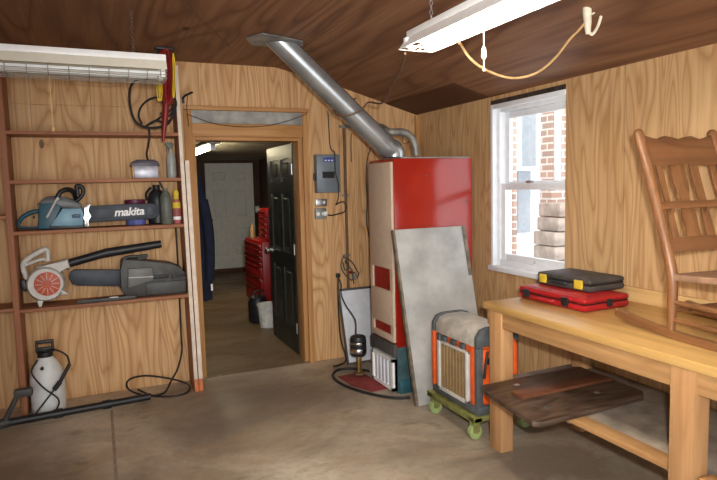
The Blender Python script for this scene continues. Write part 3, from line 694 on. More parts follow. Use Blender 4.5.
# ---- red and yellow bundle hanging from a ceiling hook by the shelf end
HX, HY = -2.325, -.43
t = thing('ceiling_hook', 'black iron hook plate on the ceiling above the end of the shelves', 'hook', (HX, HY, 2.622))
s = MB(); s.box((HX - .07, HY - .05, 2.605), (HX + .06, HY + .05, 2.622), .003); s.build('plate', 'black', t)
s = MB(); s.tube([(HX, HY, 2.61), (HX, HY, 2.575), (HX + .03, HY, 2.555), (HX + .05, HY, 2.575)], .007, 8); s.tube([(HX - .04, HY, 2.61), (HX - .05, HY, 2.58), (HX - .03, HY, 2.57)], .006, 8); s.build('prong', 'black', t)
t = thing('hanging_hose', 'looped red hose hanging from the ceiling hook above the shelf end', 'hose', (HX, HY, 2.0))
s = MB()
for dx, dy in ((0, 0), (.02, .012), (-.006, .03), (.012, -.02)):
    pts = [(x + dx, HY + dy - .02, z) for x, y, z in [(-2.344,-0.430,2.600),(-2.350,-0.430,2.501),(-2.352,-0.430,2.394),(-2.354,-0.430,2.287),(-2.347,-0.430,2.223),(-2.321,-0.430,2.253),(-2.308,-0.430,2.361),(-2.309,-0.430,2.482),(-2.317,-0.430,2.588)]]
    s.tube(pts, .0115, 8, 4, True)
s.build('coil', 'red', t)
s = MB(); s.tube([(-2.342,-0.450,2.221),(-2.350,-0.450,2.142),(-2.361,-0.450,2.063),(-2.375,-0.450,1.951)], [.024, .022, .018, .011], 10); s.build('free_end', 'red', t)
s = MB(); s.tube([(-2.372,-0.450,2.241),(-2.349,-0.450,2.228),(-2.320,-0.450,2.246)], .006, 8); s.build('tie', 'black', t)
t = thing('extension_cord', 'yellow extension cord hanging in loops beside the red hose', 'cord', (HX, HY, 2.2))
for pts in ([(-2.390,-0.510,2.393),(-2.403,-0.510,2.344),(-2.405,-0.510,2.288),(-2.397,-0.510,2.232),(-2.384,-0.510,2.289),(-2.382,-0.510,2.352)], [(-2.284,-0.530,2.569),(-2.277,-0.530,2.507),(-2.279,-0.530,2.409),(-2.287,-0.530,2.310),(-2.297,-0.530,2.254),(-2.298,-0.530,2.310),(-2.290,-0.530,2.409),(-2.288,-0.530,2.507)], [(-2.385,-0.520,2.385),(-2.392,-0.520,2.336),(-2.392,-0.520,2.273),(-2.383,-0.520,2.231),(-2.373,-0.520,2.294),(-2.373,-0.520,2.357)]):
    s = MB(); s.tube(pts, .0042, 7, 5, True); s.build('loop', 'yellow_cord', t)
t = thing('power_cable', 'black cable looped at the top shelf, running down to a coil on the floor', 'cable', (-2.4, -.2, 0))
s = MB(); s.tube([(-2.464,-0.380,2.412),(-2.526,-0.380,2.395),(-2.569,-0.380,2.350),(-2.584,-0.380,2.265),(-2.576,-0.380,2.166),(-2.550,-0.380,2.095),(-2.490,-0.380,2.060),(-2.414,-0.380,2.058),(-2.328,-0.380,2.085),(-2.281,-0.380,2.174),(-2.292,-0.380,2.232)], .0085, 8, 5); s.build('loop', 'rubber', t)
s = MB(); s.tube([(-2.345,-0.360,2.269),(-2.400,-0.360,2.278),(-2.457,-0.360,2.258),(-2.508,-0.360,2.206),(-2.527,-0.360,2.141),(-2.508,-0.360,2.083)], .007, 8, 5); s.build('loop', 'rubber', t)
s = MB()
for pts in ([(-2.480,-0.340,2.071),(-2.415,-0.340,2.109),(-2.337,-0.340,2.103),(-2.277,-0.340,2.149),(-2.267,-0.340,2.208),(-2.319,-0.340,2.177),(-2.393,-0.340,2.124),(-2.451,-0.340,2.087)], [(-2.378,-0.360,2.166),(-2.316,-0.360,2.146),(-2.262,-0.360,2.221),(-2.273,-0.360,2.279),(-2.318,-0.360,2.233)]): s.tube(pts, .008, 8, 5)
s.build('tangle', 'rubber', t)
s = MB(); s.tube([(-2.459,-0.340,2.065),(-2.459,-0.340,2.006)] + [(-2.47, -.31, 1.93), (-2.46, -.02, 1.86), (-2.40, -.018, 1.72), (-2.35, -.018, 1.60), (-2.285, -.018, 1.45), (-2.27, -.018, 1.2), (-2.272, -.018, .7)] + [(-2.275, -.03, .4)] + [(-2.283,-0.100,0.297),(-2.322,-0.100,0.152),(-2.381,-0.100,0.053)] + [(-2.433,-0.207,0.012),(-2.500,-0.273,0.012),(-2.593,-0.237,0.012)] + [(-2.688,-0.140,0.033),(-2.718,-0.140,0.087),(-2.690,-0.140,0.130)] + [(-2.597,-0.060,0.117),(-2.491,-0.060,0.096),(-2.354,-0.060,0.049),(-2.261,-0.060,0.000)] + [(-2.249,-0.213,0.012),(-2.296,-0.331,0.012),(-2.389,-0.356,0.012),(-2.502,-0.304,0.012),(-2.569,-0.212,0.012),(-2.633,-0.063,0.012)], .0075, 8, 5)
for v in s.bm.verts: v.co.y = min(v.co.y, -.003); v.co.z = max(v.co.z, .0015)
s.build('run', 'rubber', t)

# ---- coat hook and wire right of the shelf
t = thing('coat_hook', 'small black coat hook on the plywood above the door header, by the shelf', 'hook', (-2.13, -.02, 2.32))
s = MB(); s.box((-2.17, -.01, 2.29), (-2.15, 0, 2.34)); s.tube([(-2.16, -.01, 2.33), (-2.15, -.05, 2.345), (-2.12, -.06, 2.36), (-2.09, -.05, 2.375)], .009, 8); s.build('hook', 'black', t)
s = MB(); s.tube([(-2.13, -.055, 2.35), (-2.14, -.05, 2.26), (-2.135, -.04, 2.18), (-2.13, -.04, 2.1)], .003, 6); s.tube([(-2.135, -.04, 2.2), (-1.9, -.04, 2.125), (-1.6, -.04, 2.11), (-1.35, -.04, 2.15), (-1.12, -.034, 2.23)], .003, 6); s.build('wire', 'rubber', t)

# ------------------------------------------------------------------ electrics on the back wall
t = thing('breaker_panel', 'grey breaker panel with a blue label on the back wall right of the doorway', 'breaker panel', (-.955, -.04, 1.54))
s = MB(); s.box((-1.062, -.085, 1.54), (-.845, 0, 1.876), .004); s.build('box', 'panel_grey', t)
s = MB(); s.box((-1.05, -.092, 1.552), (-.857, -.085, 1.864), .003); dr = s.build('door', 'panel_grey', t)
s = MB(); s.box((-1.0, -.0945, 1.81), (-.90, -.0918, 1.848)); s.build('label', 'blue_label', dr)
s = MB()
for k in range(3): s.box((-.99 + .03 * k, -.096, 1.818), (-.972 + .03 * k, -.094, 1.828))
s.build('label_marks', 'white_paint', dr)
s = MB(); s.box((-1.015, -.096, 1.668), (-.90, -.0915, 1.725)); s.build('breaker_bank', 'black', dr)
for k in range(5):
    s = MB(); s.box((-1.008 + .021 * k, -.103, 1.68), (-.991 + .021 * k, -.095, 1.712), .002); s.build('breaker', 'rubber', dr)
s = MB(); s.box((-1.08, -.05, 1.65), (-1.062, -.03, 1.71), .003); s.build('latch', 'black', t)
t = thing('switch_plate', 'small metal switch plate on the wall just under the breaker panel', 'switch', (-1.0, 0, 1.42))
s = MB(); s.box((-1.06, -.03, 1.42), (-.955, 0, 1.485), .004); s.build('plate', 'steel', t)
for x in (-1.035, -.985):
    s = MB(); s.box((x - .008, -.042, 1.44), (x + .008, -.03, 1.466), .002); s.build('toggle', 'white_enamel', t)
t = thing('wall_outlet', 'metal wall outlet box with a white plug, under the switch plate', 'outlet', (-1.0, 0, 1.31))
s = MB(); s.box((-1.068, -.035, 1.305), (-.965, 0, 1.40), .004); s.build('box', 'galv_flat', t)
for x in (-1.045, -.992):
    s = MB(); s.cyl((x, -.036, 1.352), (x, -.034, 1.352), .017); s.build('socket', 'white_enamel', t)
t = thing('outlet_cable', 'black cord plugged into the wall outlet and looped towards the conduit', 'cord', (-.9, -.05, 1.33))
s = MB(); s.box((-.998, -.065, 1.335), (-.965, -.034, 1.372), .005); s.build('plug', 'white_enamel', t)
s = MB(); s.tube([(-.98, -.06, 1.345), (-.93, -.06, 1.335), (-.86, -.05, 1.345), (-.80, -.045, 1.36), (-.775, -.04, 1.40), (-.79, -.04, 1.445), (-.83, -.04, 1.45), (-.87, -.04, 1.43)], .0055, 8, 5); s.build('lead', 'rubber', t)
t = thing('panel_wire', 'thin black wire running down the wall across the breaker panel', 'wire', (-.88, -.1, 1.42))
s = MB(); s.tube([(-.915, -.012, 2.27), (-.91, -.012, 2.1), (-.905, -.012, 1.97), (-.904, -.05, 1.915), (-.902, -.114, 1.885), (-.9, -.114, 1.72), (-.875, -.112, 1.62), (-.872, -.1, 1.5), (-.875, -.04, 1.425)], .0045, 6, 4); s.build('lead', 'rubber', t)
t = thing('conduit_pipe', 'dark vertical conduit with a short top arm on the back wall beside the furnace', 'pipe', (-.77, -.03, .3))
s = MB(); s.cyl((-.77, -.028, .62), (-.77, -.028, 2.13), .013); s.build('riser', 'brown_cord', t)
s = MB(); s.box((-.81, -.045, 2.115), (-.70, -.008, 2.14), .004); s.build('arm', 'conduit', t)
for z in (.95, 1.5):
    s = MB(); s.box((-.80, -.03, z), (-.74, 0, z + .02), .002); s.build('strap', 'conduit', t)
t = thing('vent_pipe', 'grey bent pipe coming out of the back wall into the top of the furnace', 'pipe', (-.55, -.6, 1.79))
s = MB(); s.tube([(-.62, -.004, 2.10), (-.63, -.3, 2.09), (-.66, -.55, 2.075)] + [(-0.684,-0.750,2.016),(-0.567,-0.750,2.016),(-0.495,-0.750,1.985),(-0.454,-0.750,1.921),(-0.439,-0.750,1.829)], [.028, .028, .028, .03, .03, .03, .03, .03], 12, 5); s.build('pipe', 'conduit', t)
s = MB(); s.tube([(-0.543,-0.720,1.987),(-0.544,-0.720,1.931),(-0.488,-0.720,1.939),(-0.460,-0.720,1.972)], .004, 6); s.build('wire', 'brown_cord', t)
t = thing('wire_bundle', 'tangle of wires with a red connector at the foot of the wall conduit', 'wires', (-.75, -.05, .6))
s = MB()
for pts in ([(-0.813,-0.050,0.968),(-0.845,-0.050,0.878),(-0.818,-0.050,0.802),(-0.750,-0.050,0.732),(-0.730,-0.050,0.739),(-0.721,-0.050,0.692)], [(-0.818,-0.060,0.951),(-0.740,-0.060,0.899),(-0.682,-0.060,0.802),(-0.672,-0.060,0.792),(-0.694,-0.060,0.737)], [(-0.813,-0.070,0.906),(-0.765,-0.070,0.847),(-0.746,-0.070,0.827),(-0.738,-0.070,0.752)], [(-0.825,-0.050,0.904),(-0.807,-0.050,0.829),(-0.766,-0.050,0.863),(-0.804,-0.050,0.921)]): s.tube(pts, .0055, 7, 5)
s.build('wires', 'char', t)
s = MB(); s.cyl(([(-0.772,-0.060,0.809)])[0], ([(-0.722,-0.060,0.796)])[0], .012); s.build('connector', 'red', t)
s = MB(); s.cyl(([(-0.722,-0.060,0.796)])[0], ([(-0.704,-0.060,0.738)])[0], .017); s.build('connector', 'conduit', t)
t = thing('hanging_plug', 'black plug and cord hanging on the wall left of the pale leaning panel', 'cord', (-.86, -.02, .2))
s = MB(); s.box((-.885, -.03, .76), (-.845, -.006, .80), .005); s.build('plug', 'rubber', t)
s = MB(); s.tube([(-.865, -.018, .76), (-.868, -.015, .5), (-.862, -.03, .2), (-.84, -.1, .012), (-.95, -.22, .009), (-1.02, -.24, .009)], .008, 8, 5); s.build('lead', 'rubber', t)
t = thing('wall_cable', 'thin dark cable hanging down the wall along the furnace edge', 'cable', (-.62, -.02, 1.2))
s = MB(); s.tube([(-0.503,-0.020,1.938),(-0.540,-0.020,1.846),(-0.560,-0.020,1.691),(-0.555,-0.020,1.460),(-0.566,-0.020,1.256),(-0.543,-0.020,1.124)], .005, 6, 4); s.build('lead', 'rubber', t)
t = thing('hung_wire', 'short black wire on the wall between breaker panel wire and conduit', 'wire', (-.73, -.02, 1.9))
s = MB(); s.tube([(-0.693,-0.015,2.072),(-0.701,-0.015,1.964),(-0.700,-0.015,1.811)], .004, 6, 2); s.build('lead', 'rubber', t)

# ------------------------------------------------------------------ furnace, duct, leaning sheet
FX0, FX1, FY0, FY1, FZ = -.85, -.14, -1.1, -.68, 1.79
t = thing('furnace', 'tall red furnace with a beige front panel standing in the corner', 'furnace', (-.5, -.88, 0))
s = MB(); s.box((FX0 + .02, FY0, .36), (FX1, FY1, FZ), .006); s.build('cabinet', 'red_enamel', t)
s = MB(); s.box((FX0 + .03, FY0 + .01, 0), (FX1, FY1 - .01, .36), .004); s.build('base', 'teal_dark', t)
# beige front, built round its two openings
s = MB(); y0, y1 = FY0 + .012, FY1 - .018
for a, c2 in ((.40, .45), (.525, .79), (.96, 1.765)): s.box((FX0, y0, a), (FX0 + .02, y1, c2), .002)
for a, c2 in ((.45, .525), (.79, .96)):
    s.box((FX0, y0, a), (FX0 + .02, y0 + .045, c2)); s.box((FX0, y1 - .045, a), (FX0 + .02, y1, c2))
s.build('front_panel', 'beige', t)
for a, c2 in ((.45, .525), (.79, .96)):
    s = MB(); s.box((FX0 + .012, y0 + .04, a), (FX0 + .019, y1 - .04, c2)); s.build('opening', 'dark_red', t)
s = MB(); s.box((FX0 - .004, FY0 + .002, .29), (FX0 + .03, FY1 - .004, .385), .003); s.build('lower_band', 'dk_grey', t)
s = MB(); ga, gb = FY0 + .02, FY1 - .03
s.box((FX0 - .012, ga, .02), (FX0 + .03, ga + .025, .27)); s.box((FX0 - .012, gb - .025, .02), (FX0 + .03, gb, .27)); s.box((FX0 - .012, ga, .02), (FX0 + .03, gb, .045)); s.box((FX0 - .012, ga, .245), (FX0 + .03, gb, .27))
s.build('grille_frame', 'white_enamel', t)
s = MB(); s.box((FX0 + .008, ga, .03), (FX0 + .03, gb, .26))
for k in range(5):
    y = ga + .04 + k * .062; s.box((FX0 - .004, y, .045), (FX0 + .01, y + .035, .245), .003)
s.build('grille', 'grille_white', t)
s = MB(); s.box((FX0 + .035, FY0 - .012, .0), (FX0 + .16, FY0 + .0, .10), .003); s.build('foot_plate', 'teal_bit', t)
s = MB(); s.box((FX0 + .1, FY0 + .03, FZ), (FX1, FY1, FZ + .012), .003); s.build('top_plate', 'galv_flat', t)
for x, z in ((-.55, 1.66), (-.2, 1.45)):
    s = MB(); s.cyl((x, FY0 - .003, z), (x, FY0 + .002, z), .007, seg=10); s.build('screw', 'dk_grey', t)
t = thing('flue_duct', 'galvanised round duct slanting from the furnace top up to the ceiling', 'duct', (-.69, -.86, 1.8))
p0, p1 = Vector((-.757, -.86, 1.885)), Vector((-1.63, -.875, 2.65))
dd = (p1 - p0).normalized()
s = MB(); s.cyl(p0, p1 + dd * .1, .082, seg=32)
for v in s.bm.verts:
    if v.co.z > 2.603: v.co -= dd * ((v.co.z - 2.603) / dd.z)
s.build('pipe', 'galv', t)
s = MB(); s.tube([(-.70, -.86, 1.808), (-.70, -.86, 1.84), (-.718, -.86, 1.865), p0, p0 + dd * .03], .086, 28, 4)
for v in s.bm.verts: v.co.z = max(v.co.z, 1.8035)
s.build('elbow', 'galv', t)
for f in (.04, .62):
    q = p0 + (p1 - p0) * f
    s = MB(); s.cyl(q - dd * .006, q + dd * .006, .086, seg=32); s.build('seam_ring', 'galv', t)
s = MB()
fl = [(-1.852,-0.937),(-1.783,-1.098),(-1.650,-1.060),(-1.459,-0.977),(-1.422,-0.866),(-1.519,-0.866),(-1.638,-0.765),(-1.767,-0.755)]
s.prism(fl, 'Z', 2.605, 2.614); s.build('flashing', 'galv_flat', t)
# the big pale sheet
t = thing('metal_sheet', 'large pale grey sheet with a dark edge leaning against the furnace', 'sheet', (-.55, -1.25, 0))
a = math.asin(.25 / 1.27)
rotx = Matrix.Rotation(-a, 3, 'X')
def leanbox(s, lo, hi, bv=.0):
    n0 = len(s.bm.verts); s.box(lo, hi, bv)
    s.bm.verts.ensure_lookup_table()
    for v in list(s.bm.verts)[n0:]: v.co = rotx @ v.co + Vector((-.835, -1.40, .006))
s = MB(); leanbox(s, (.018, 0, 0), (.63, .028, 1.285), .003)
for v in s.bm.verts: v.co.x += .0 - .03 * v.co.z
s.build('sheet', 'slab', t)
s = MB(); leanbox(s, (-.0, -.004, 0), (.018, .034, 1.285), .003); leanbox(s, (.60, -.006, .9), (.632, -.001, 1.285), .002)
for v in s.bm.verts: v.co.x += .0 - .03 * v.co.z
s.build('edge_strip', 'slab_edge', t)

# pale panel against the wall, pump and mat
t = thing('access_panel', 'pale grey panel with a dark rim leaning on the wall behind the pump', 'panel', (-.7, -.2, 0))
rx2 = Matrix.Rotation(-math.asin(.19 / .68), 3, 'X')
def lean2(s, lo, hi, bv=0.):
    n0 = len(s.bm.verts); s.box(lo, hi, bv)
    for v in list(s.bm.verts)[n0:]: v.co = rx2 @ v.co + Vector((-.885, -.25, .008))
s = MB(); lean2(s, (.012, 0, .012), (.39, .02, .66), .004); s.build('sheet', 'grille_white', t)
s = MB(); lean2(s, (0, -.004, 0), (.014, .024, .68), .004); lean2(s, (.386, -.004, 0), (.40, .024, .68), .004); lean2(s, (.014, -.004, .658), (.386, .024, .68), .004); lean2(s, (.014, -.004, 0), (.386, .024, .014), .004); s.build('rim', 'dk_grey', t)
px_, py_ = -.89, -.56
b = MB(); b.prism([(-1.085,-0.507),(-0.852,-0.482),(-0.850,-0.718),(-0.821,-0.950),(-0.985,-0.965),(-1.068,-0.766)], 'Z', .001, .007, .001); tag(b.build('floor_mat', 'mat_red'), 'faded red mat on the floor in front of the furnace grille', 'mat')
px_, py_ = ([(-0.914,-0.557)])[0]
t = thing('sump_pump', 'small pedestal pump with black motor and brass stem on the red mat', 'pump', (px_, py_, .007))
s = MB(); s.lathe([(.03, .16), (.06, .165), (.068, .18), (.068, .30), (.062, .325), (.04, .335), (.02, .34)], (px_, py_, .007)); s.build('motor', 'black', t)
s = MB(); s.lathe([(.0685, .19), (.0695, .192), (.0695, .225), (.0685, .227)], (px_, py_, .007)); s.lathe([(.0685, .265), (.0695, .267), (.0695, .28), (.0685, .282)], (px_, py_, .007)); s.build('metal_band', 'chrome', t)
s = MB(); s.cyl((px_, py_, .0), (px_, py_, .17), .018); s.cyl((px_ + .02, py_, .007), (px_ + .02, py_, .17), .008); s.build('stem', 'brass', t)
s = MB(); s.lathe([(.045, 0), (.05, .003), (.05, .016), (.03, .02)], (px_, py_, .007)); s.build('foot', 'brown_cord', t)
s = MB(); s.tube([(px_ - .01, py_ + .02, .345), (px_ + .02, py_ + .1, .45), (px_ - .02, py_ + .2, .56), (px_ - .06, py_ + .2, .66), (px_ - .05, py_ + .22, .74), (px_ - .02, py_ + .34, .77)], .006, 8, 5); s.build('cord', 'rubber', t)
s = MB(); s.tube([(-0.801,-0.514,0.012),(-0.902,-0.381,0.012),(-1.026,-0.362,0.012),(-1.109,-0.455,0.012),(-1.138,-0.598,0.012),(-1.122,-0.770,0.012),(-1.069,-0.927,0.012),(-0.988,-1.080,0.012),(-0.892,-1.189,0.012),(-0.795,-1.228,0.012)], .011, 10, 5)
tag(s.build('hose', 'rubber'), 'black hose curving over the floor around the red mat', 'hose')

# ------------------------------------------------------------------ heater on its cart
t = thing('dolly', 'low olive dolly with lime casters under the orange heater', 'dolly', (-.56, -1.77, 0))
s = MB()
for lo, hi in (((-.80, -2.06, .115), (-.74, -1.49, .15)), ((-.40, -2.06, .115), (-.34, -1.49, .15)), ((-.80, -1.56, .117), (-.34, -1.49, .152)), ((-.80, -2.06, .117), (-.34, -1.99, .152)), ((-.6, -2.0, .12), (-.54, -1.5, .148))): s.box(lo, hi, .004)
s.build('frame', 'cart', t)
for x in (-.765, -.375):
    for y in (-1.54, -2.01):
        s = MB(); s.cyl((x, y - .017, .045), (x, y + .017, .045), .045, seg=22); c_ = s.build('caster', 'wheel', t)
        s = MB(); s.box((x - .022, y - .026, .045), (x + .022, y - .019, .115)); s.box((x - .022, y + .019, .045), (x + .022, y + .026, .115)); s.cyl((x, y - .028, .045), (x, y + .028, .045), .008, seg=8); s.build('fork', 'cart', c_)
t = thing('heater', 'orange and grey heater with a brown louvred front on the olive dolly', 'heater', (-.6, -1.8, .152))
hx0, hx1, hy0, hy1, hz0, hz1 = -.76, -.47, -2.05, -1.52, .152, .70
s = MB(); s.box((hx0 + .02, hy0 + .02, hz0 + .05), (hx1, hy1 - .02, hz1 - .09), .01); s.build('body', 'orange', t)
s = MB(); s.box((hx0 - .01, hy0 - .005, hz0), (hx1 + .01, hy1 + .005, hz0 + .06), .012); s.build('base', 'heater_grey', t)
top = [(hx0 + .0, hz1 - .12), (hx0 + .0, hz1 - .06), (hx0 + .03, hz1 - .015), (hx0 + .08, hz1), (hx1 - .08, hz1), (hx1 - .03, hz1 - .015), (hx1 + .0, hz1 - .06), (hx1, hz1 - .12)]
s = MB(); s.prism(top, 'Y', hy0 + .03, hy1 - .03, .006); s.build('top_cover', 'heater_top', t)
top2 = [(x + (.012 if x > -.6 else -.012), z + .006) for x, z in top]
for a, c2, pm in ((hy0 - .004, hy0 + .03, 'heater_grey'), (hy1 - .022, hy1 + .004, 'orange')):
    s = MB(); s.prism(top2, 'Y', a, c2, .004); s.box((hx1 - .03, a, hz0 + .05), (hx1 + .012, c2, hz1 - .1), .004); s.build('end_frame', 'heater_grey', t)
    s = MB(); s.box((hx0 - .012, a, hz0 + .05), (hx0 + .035, c2, hz1 - .118), .004); s.build('corner_post', pm, t)
for a, c2 in ((hy0 + .045, hy0 + .085), (hy1 - .085, hy1 - .045)):
    s = MB(); s.box((hx0 - .006, a, hz0 + .06), (hx0 + .03, c2, hz1 - .125), .004); s.build('side_strip', 'heater_grey' if a > hy0 + .1 else 'orange', t)
s = MB(); s.box((hx0 + .004, hy0 + .12, hz0 + .06), (hx0 + .014, hy1 - .09, hz1 - .17)); s.build('backing', 'rubber', t)
s = MB()
for k in range(9):
    y = hy0 + .125 + k * .0365; s.box((hx0 - .008, y, hz0 + .062), (hx0 + .0045, y + .024, hz1 - .172), .002)
s.build('louvre', 'grill_brown', t)
s = MB(); zt, zb = hz1 - .165, hz0 + .045; ya, yb = hy0 + .10, hy1 - .075
s.box((hx0 - .02, ya, zb), (hx0 + .01, ya + .022, zt), .003); s.box((hx0 - .02, yb - .03, zb), (hx0 + .01, yb, zt), .003); s.box((hx0 - .02, ya, zb), (hx0 + .01, yb, zb + .022), .003); s.box((hx0 - .012, ya, zt - .015), (hx0 + .01, yb, zt), .003)
s.build('grille_frame', 'sil_grey', t)
s = MB(); s.box((hx0 + .03, hy0 - .012, hz0 + .08), (hx0 + .10, hy0 + .02, hz1 - .13), .006); s.build('control_panel', 'orange', t)
for y in (hy0 + .16, hy0 + .27, hy0 + .38):
    s = MB(); s.box((hx0 - .004, y, hz1 - .165), (hx0 + .03, y + .05, hz1 - .13), .004); s.build('vent_tab', 'heater_grey', t)
s = MB(); s.tube([(hx1 - .06, hy0 - .01, hz0 + .12), (hx1 - .055, hy0 - .04, hz0 + .2), (hx1 - .055, hy0 - .045, hz0 + .40), (hx1 - .07, hy0 - .04, hz0 + .46), (hx1 - .14, hy0 - .02, hz0 + .49)], .022, 10, 4); s.build('handle', 'orange', t)
s = MB(); s.tube([(hx0 + .06, hy0 - .01, hz1 - .14), (hx0 + .03, hy0 - .03, hz1 - .22), (hx0 + .02, hy0 - .03, hz1 - .3)], .009, 8); s.cyl((hx0 + .06, hy0 - .03, hz1 - .2), (hx0 + .06, hy0, hz1 - .2), .02); s.box((hx1 - .14, hy0 - .008, hz0 + .15), (hx1 - .075, hy0 + .02, hz0 + .38), .006); s.build('cord', 'rubber', t)

# ------------------------------------------------------------------ workbench
BT = .885
t = thing('workbench', 'long wooden workbench with square legs along the window wall', 'workbench', (-.37, -3.1, 0))
s = MB(); s.box((-.755, -4.25, BT - .042), (-.008, -2.095, BT), .004); s.build('bench_top', 'bench_y', t)
s = MB(); s.box((-.738, -4.2, BT - .135), (-.70, -2.11, BT - .042), .003); s.build('front_rail', 'bench_a', t)
s = MB(); s.box((-.06, -4.2, BT - .135), (-.02, -2.11, BT - .042), .003); s.build('back_rail', 'bench_a', t)
s = MB(); s.box((-.70, -2.15, BT - .135), (-.06, -2.11, BT - .042), .003); s.build('end_rail', 'bench_z', t)
for y in (-2.20, -3.415, -4.15):
    s = MB(); s.box((-.75, y - .055, 0), (-.66, y + .055, BT - .042), .004); s.build('leg', 'bench_z', t)
for y in (-2.20, -4.15):
    s = MB(); s.box((-.12, y - .045, 0), (-.03, y + .045, BT - .042), .004); s.build('leg', 'bench_z', t)
SZ = .409
s = MB(); s.box((-.655, -4.2, SZ - .02), (-.004, -2.12, SZ), .002); s.build('lower_shelf', 'bench_shelf', t)
s = MB(); s.box((-.735, -3.345, SZ - .025), (-.655, -2.285, SZ + .006), .003); s.box((-.735, -4.08, SZ - .025), (-.655, -3.485, SZ + .006), .003); s.build('shelf_rail', 'bench_a', t)
s = MB(); s.tube([(-.70, -2.72, SZ - .025), (-.70, -2.73, SZ - .045), (-.70, -2.755, SZ - .045), (-.70, -2.76, SZ - .03)], .004, 6); s.build('hook', 'steel', t)
s = MB(); s.ball((-.70, -3.325, SZ - .032), .014); s.build('bolt', 'steel', t)
s = MB(); s.box((-.03, -4.25, BT), (-.004, -2.2, BT + .085), .003); s.build('backsplash', 'pale_board', t)

# dark board on the lower shelf
t = thing('old_tabletop', 'dark stained board with a reddish cleat sticking out from the lower bench shelf', 'board', (-.46, -2.42, SZ))
s = MB(); s.prism([(p[0], p[1] - .012) for p in [(-0.893,-2.255),(-0.934,-2.346),(-0.986,-2.798),(-0.948,-2.824),(-0.235,-2.792),(-0.183,-2.742),(-0.158,-2.269),(-0.182,-2.244)]], 'Z', SZ + .008, SZ + .036, .005); s.build('board', 'dark_board', t)
s = MB(); s.box((-.84, -2.56, SZ + .035), (-.20, -2.46, SZ + .053), .004, rotm('Z', 0)); s.build('cleat', 'dark_cleat', t)
for x, y in ((-.80, -2.70), (-.42, -2.66), (-.72, -2.36)):
    s = MB(); s.box((x - .016, y - .012, SZ + .0355), (x + .016, y + .012, SZ + .039), .001); s.build('plate', 'steel', t)

# tool cases
def case(name, label, loc, rot, L, D, H, m, ml, latches, lid_in):
    t = thing(name, label, 'tool case', loc, math.radians(rot), 'tool cases on the bench', local=True)
    s = MB(); s.box((-D / 2, -L / 2, 0), (D / 2, L / 2, H * .52), .016); s.build('base', m, t)
    s = MB(); s.box((-D / 2, -L / 2, H * .54), (D / 2, L / 2, H), .018, None, 3); s.box((-D / 2 + lid_in, -L / 2 + lid_in, H * .9), (D / 2 - lid_in, L / 2 - lid_in, H + .004), .006); s.build('lid', m, t)
    s = MB(); s.box((-D / 2 + .006, -L / 2 + .006, H * .5), (D / 2 - .006, L / 2 - .006, H * .56)); s.build('seam', 'rubber', t)
    for side, y, w in latches:
        s = MB()
        if side == 'f': s.box((-D / 2 - .008, y - w / 2, H * .18), (-D / 2 + .006, y + w / 2, H * .86), .004)
        else: s.box((y - w / 2, -L / 2 - .008, H * .22), (y + w / 2, -L / 2 + .006, H * .8), .004)
        s.build('latch', ml, t)
    return t
t = case('tool_case', 'red plastic tool case lying on the bench beneath the black case', (-.325, -2.365, BT), 2, .53, .345, .075, 'case_red', 'black', (('f', .19, .05), ('f', -.12, .05), ('s', .01, .04)), .03)
s = MB(); s.tube([(-.185, .10, .03), (-.2, .08, .03), (-.2, -.03, .03), (-.185, -.05, .03)], .009, 8, 3); s.build('handle', 'case_red', t)
t = case('tool_case', 'black tool case with two yellow latches on top of the red case', (-.225, -2.325, BT + .0795), 2, .42, .285, .075, 'case_black', 'yellow', (('f', .15, .055), ('f', -.13, .06)), .03)
s = MB(); s.tube([(-.146, .07, .034), (-.158, .06, .034), (-.158, -.03, .034), (-.146, -.045, .034)], .008, 8, 3); s.build('handle', 'black', t)

# ------------------------------------------------------------------ rocking chair on the bench
t = thing('rocking_chair', 'brown wooden armless rocking chair with a slatted back standing on the workbench', 'rocking chair', (-.533, -3.19, BT), math.radians(-5.7), local=True)
W = .448
def back(z):   # rear post line: local y as a function of height
    return 0. if z < .27 else .215 * ((z - .27) / .655) ** 1.12
for x in (0, W):
    s = MB(); zs = [.03, .12, .27, .40, .55, .72, .86, .925]
    s.tube([(x, back(z), z) for z in zs] + [(x, back(.94), .94)], [.017, .02, .024, .024, .024, .024, .024, .022, .012], 12, 3); s.build('rear_post', 'chair', t)
    s = MB(); s.tube([(x, -.40, .04), (x, -.40, .16), (x, -.40, .30)], [.016, .021, .023], 12, 3); s.build('front_leg', 'chair', t)
    s = MB(); n = 18
    top_, bot_ = [], []
    for k in range(n + 1):
        y = .33 - (.95) * k / n; zz = .034 + .16 * ((y + .16)) ** 2 * 1.0
        zb = max(.001, .16 * (y + .16) ** 2 + .001)
        top_.append((y, zb + .034)); bot_.append((y, zb))
    s.prism(bot_ + top_[::-1], 'X', x - .016, x + .016, .003); s.build('rocker', 'chair_y', t)
    for z, ya in ((.085, 0), (.165, 0)):
        s = MB(); s.tube([(x, 0, z), (x, -.2, z), (x, -.4, z - .005)], [.010, .0135, .010], 10, 3); s.build('stretcher', 'chair_y', t)
s = MB(); s.tube([(0, 0, .125), (W / 2, 0, .125), (W, 0, .125)], [.010, .014, .010], 10, 3); s.build('stretcher', 'chair_x', t)
s = MB(); s.tube([(0, -.4, .15), (W / 2, -.4, .15), (W, -.4, .15)], [.010, .014, .010], 10, 3); s.build('stretcher', 'chair_x', t)
s = MB(); s.tube([(0, -.0, .155), (W / 2, -.2, .125), (W * .98, -.4, .1)], [.010, .013, .010], 10, 3); s.build('stretcher', 'chair_y', t)
s = MB()
seat_poly = [(-.012, -.0), (W + .012, -.0), (W + .02, -.2), (W + .015, -.42), (W - .05, -.45), (.05, -.45), (-.015, -.42), (-.02, -.2)]
s.prism(seat_poly, 'Z', .262, .29, .006)
for v in s.bm.verts: v.co.z += -.10 * v.co.y * .6
s.build('seat', 'seat', t)
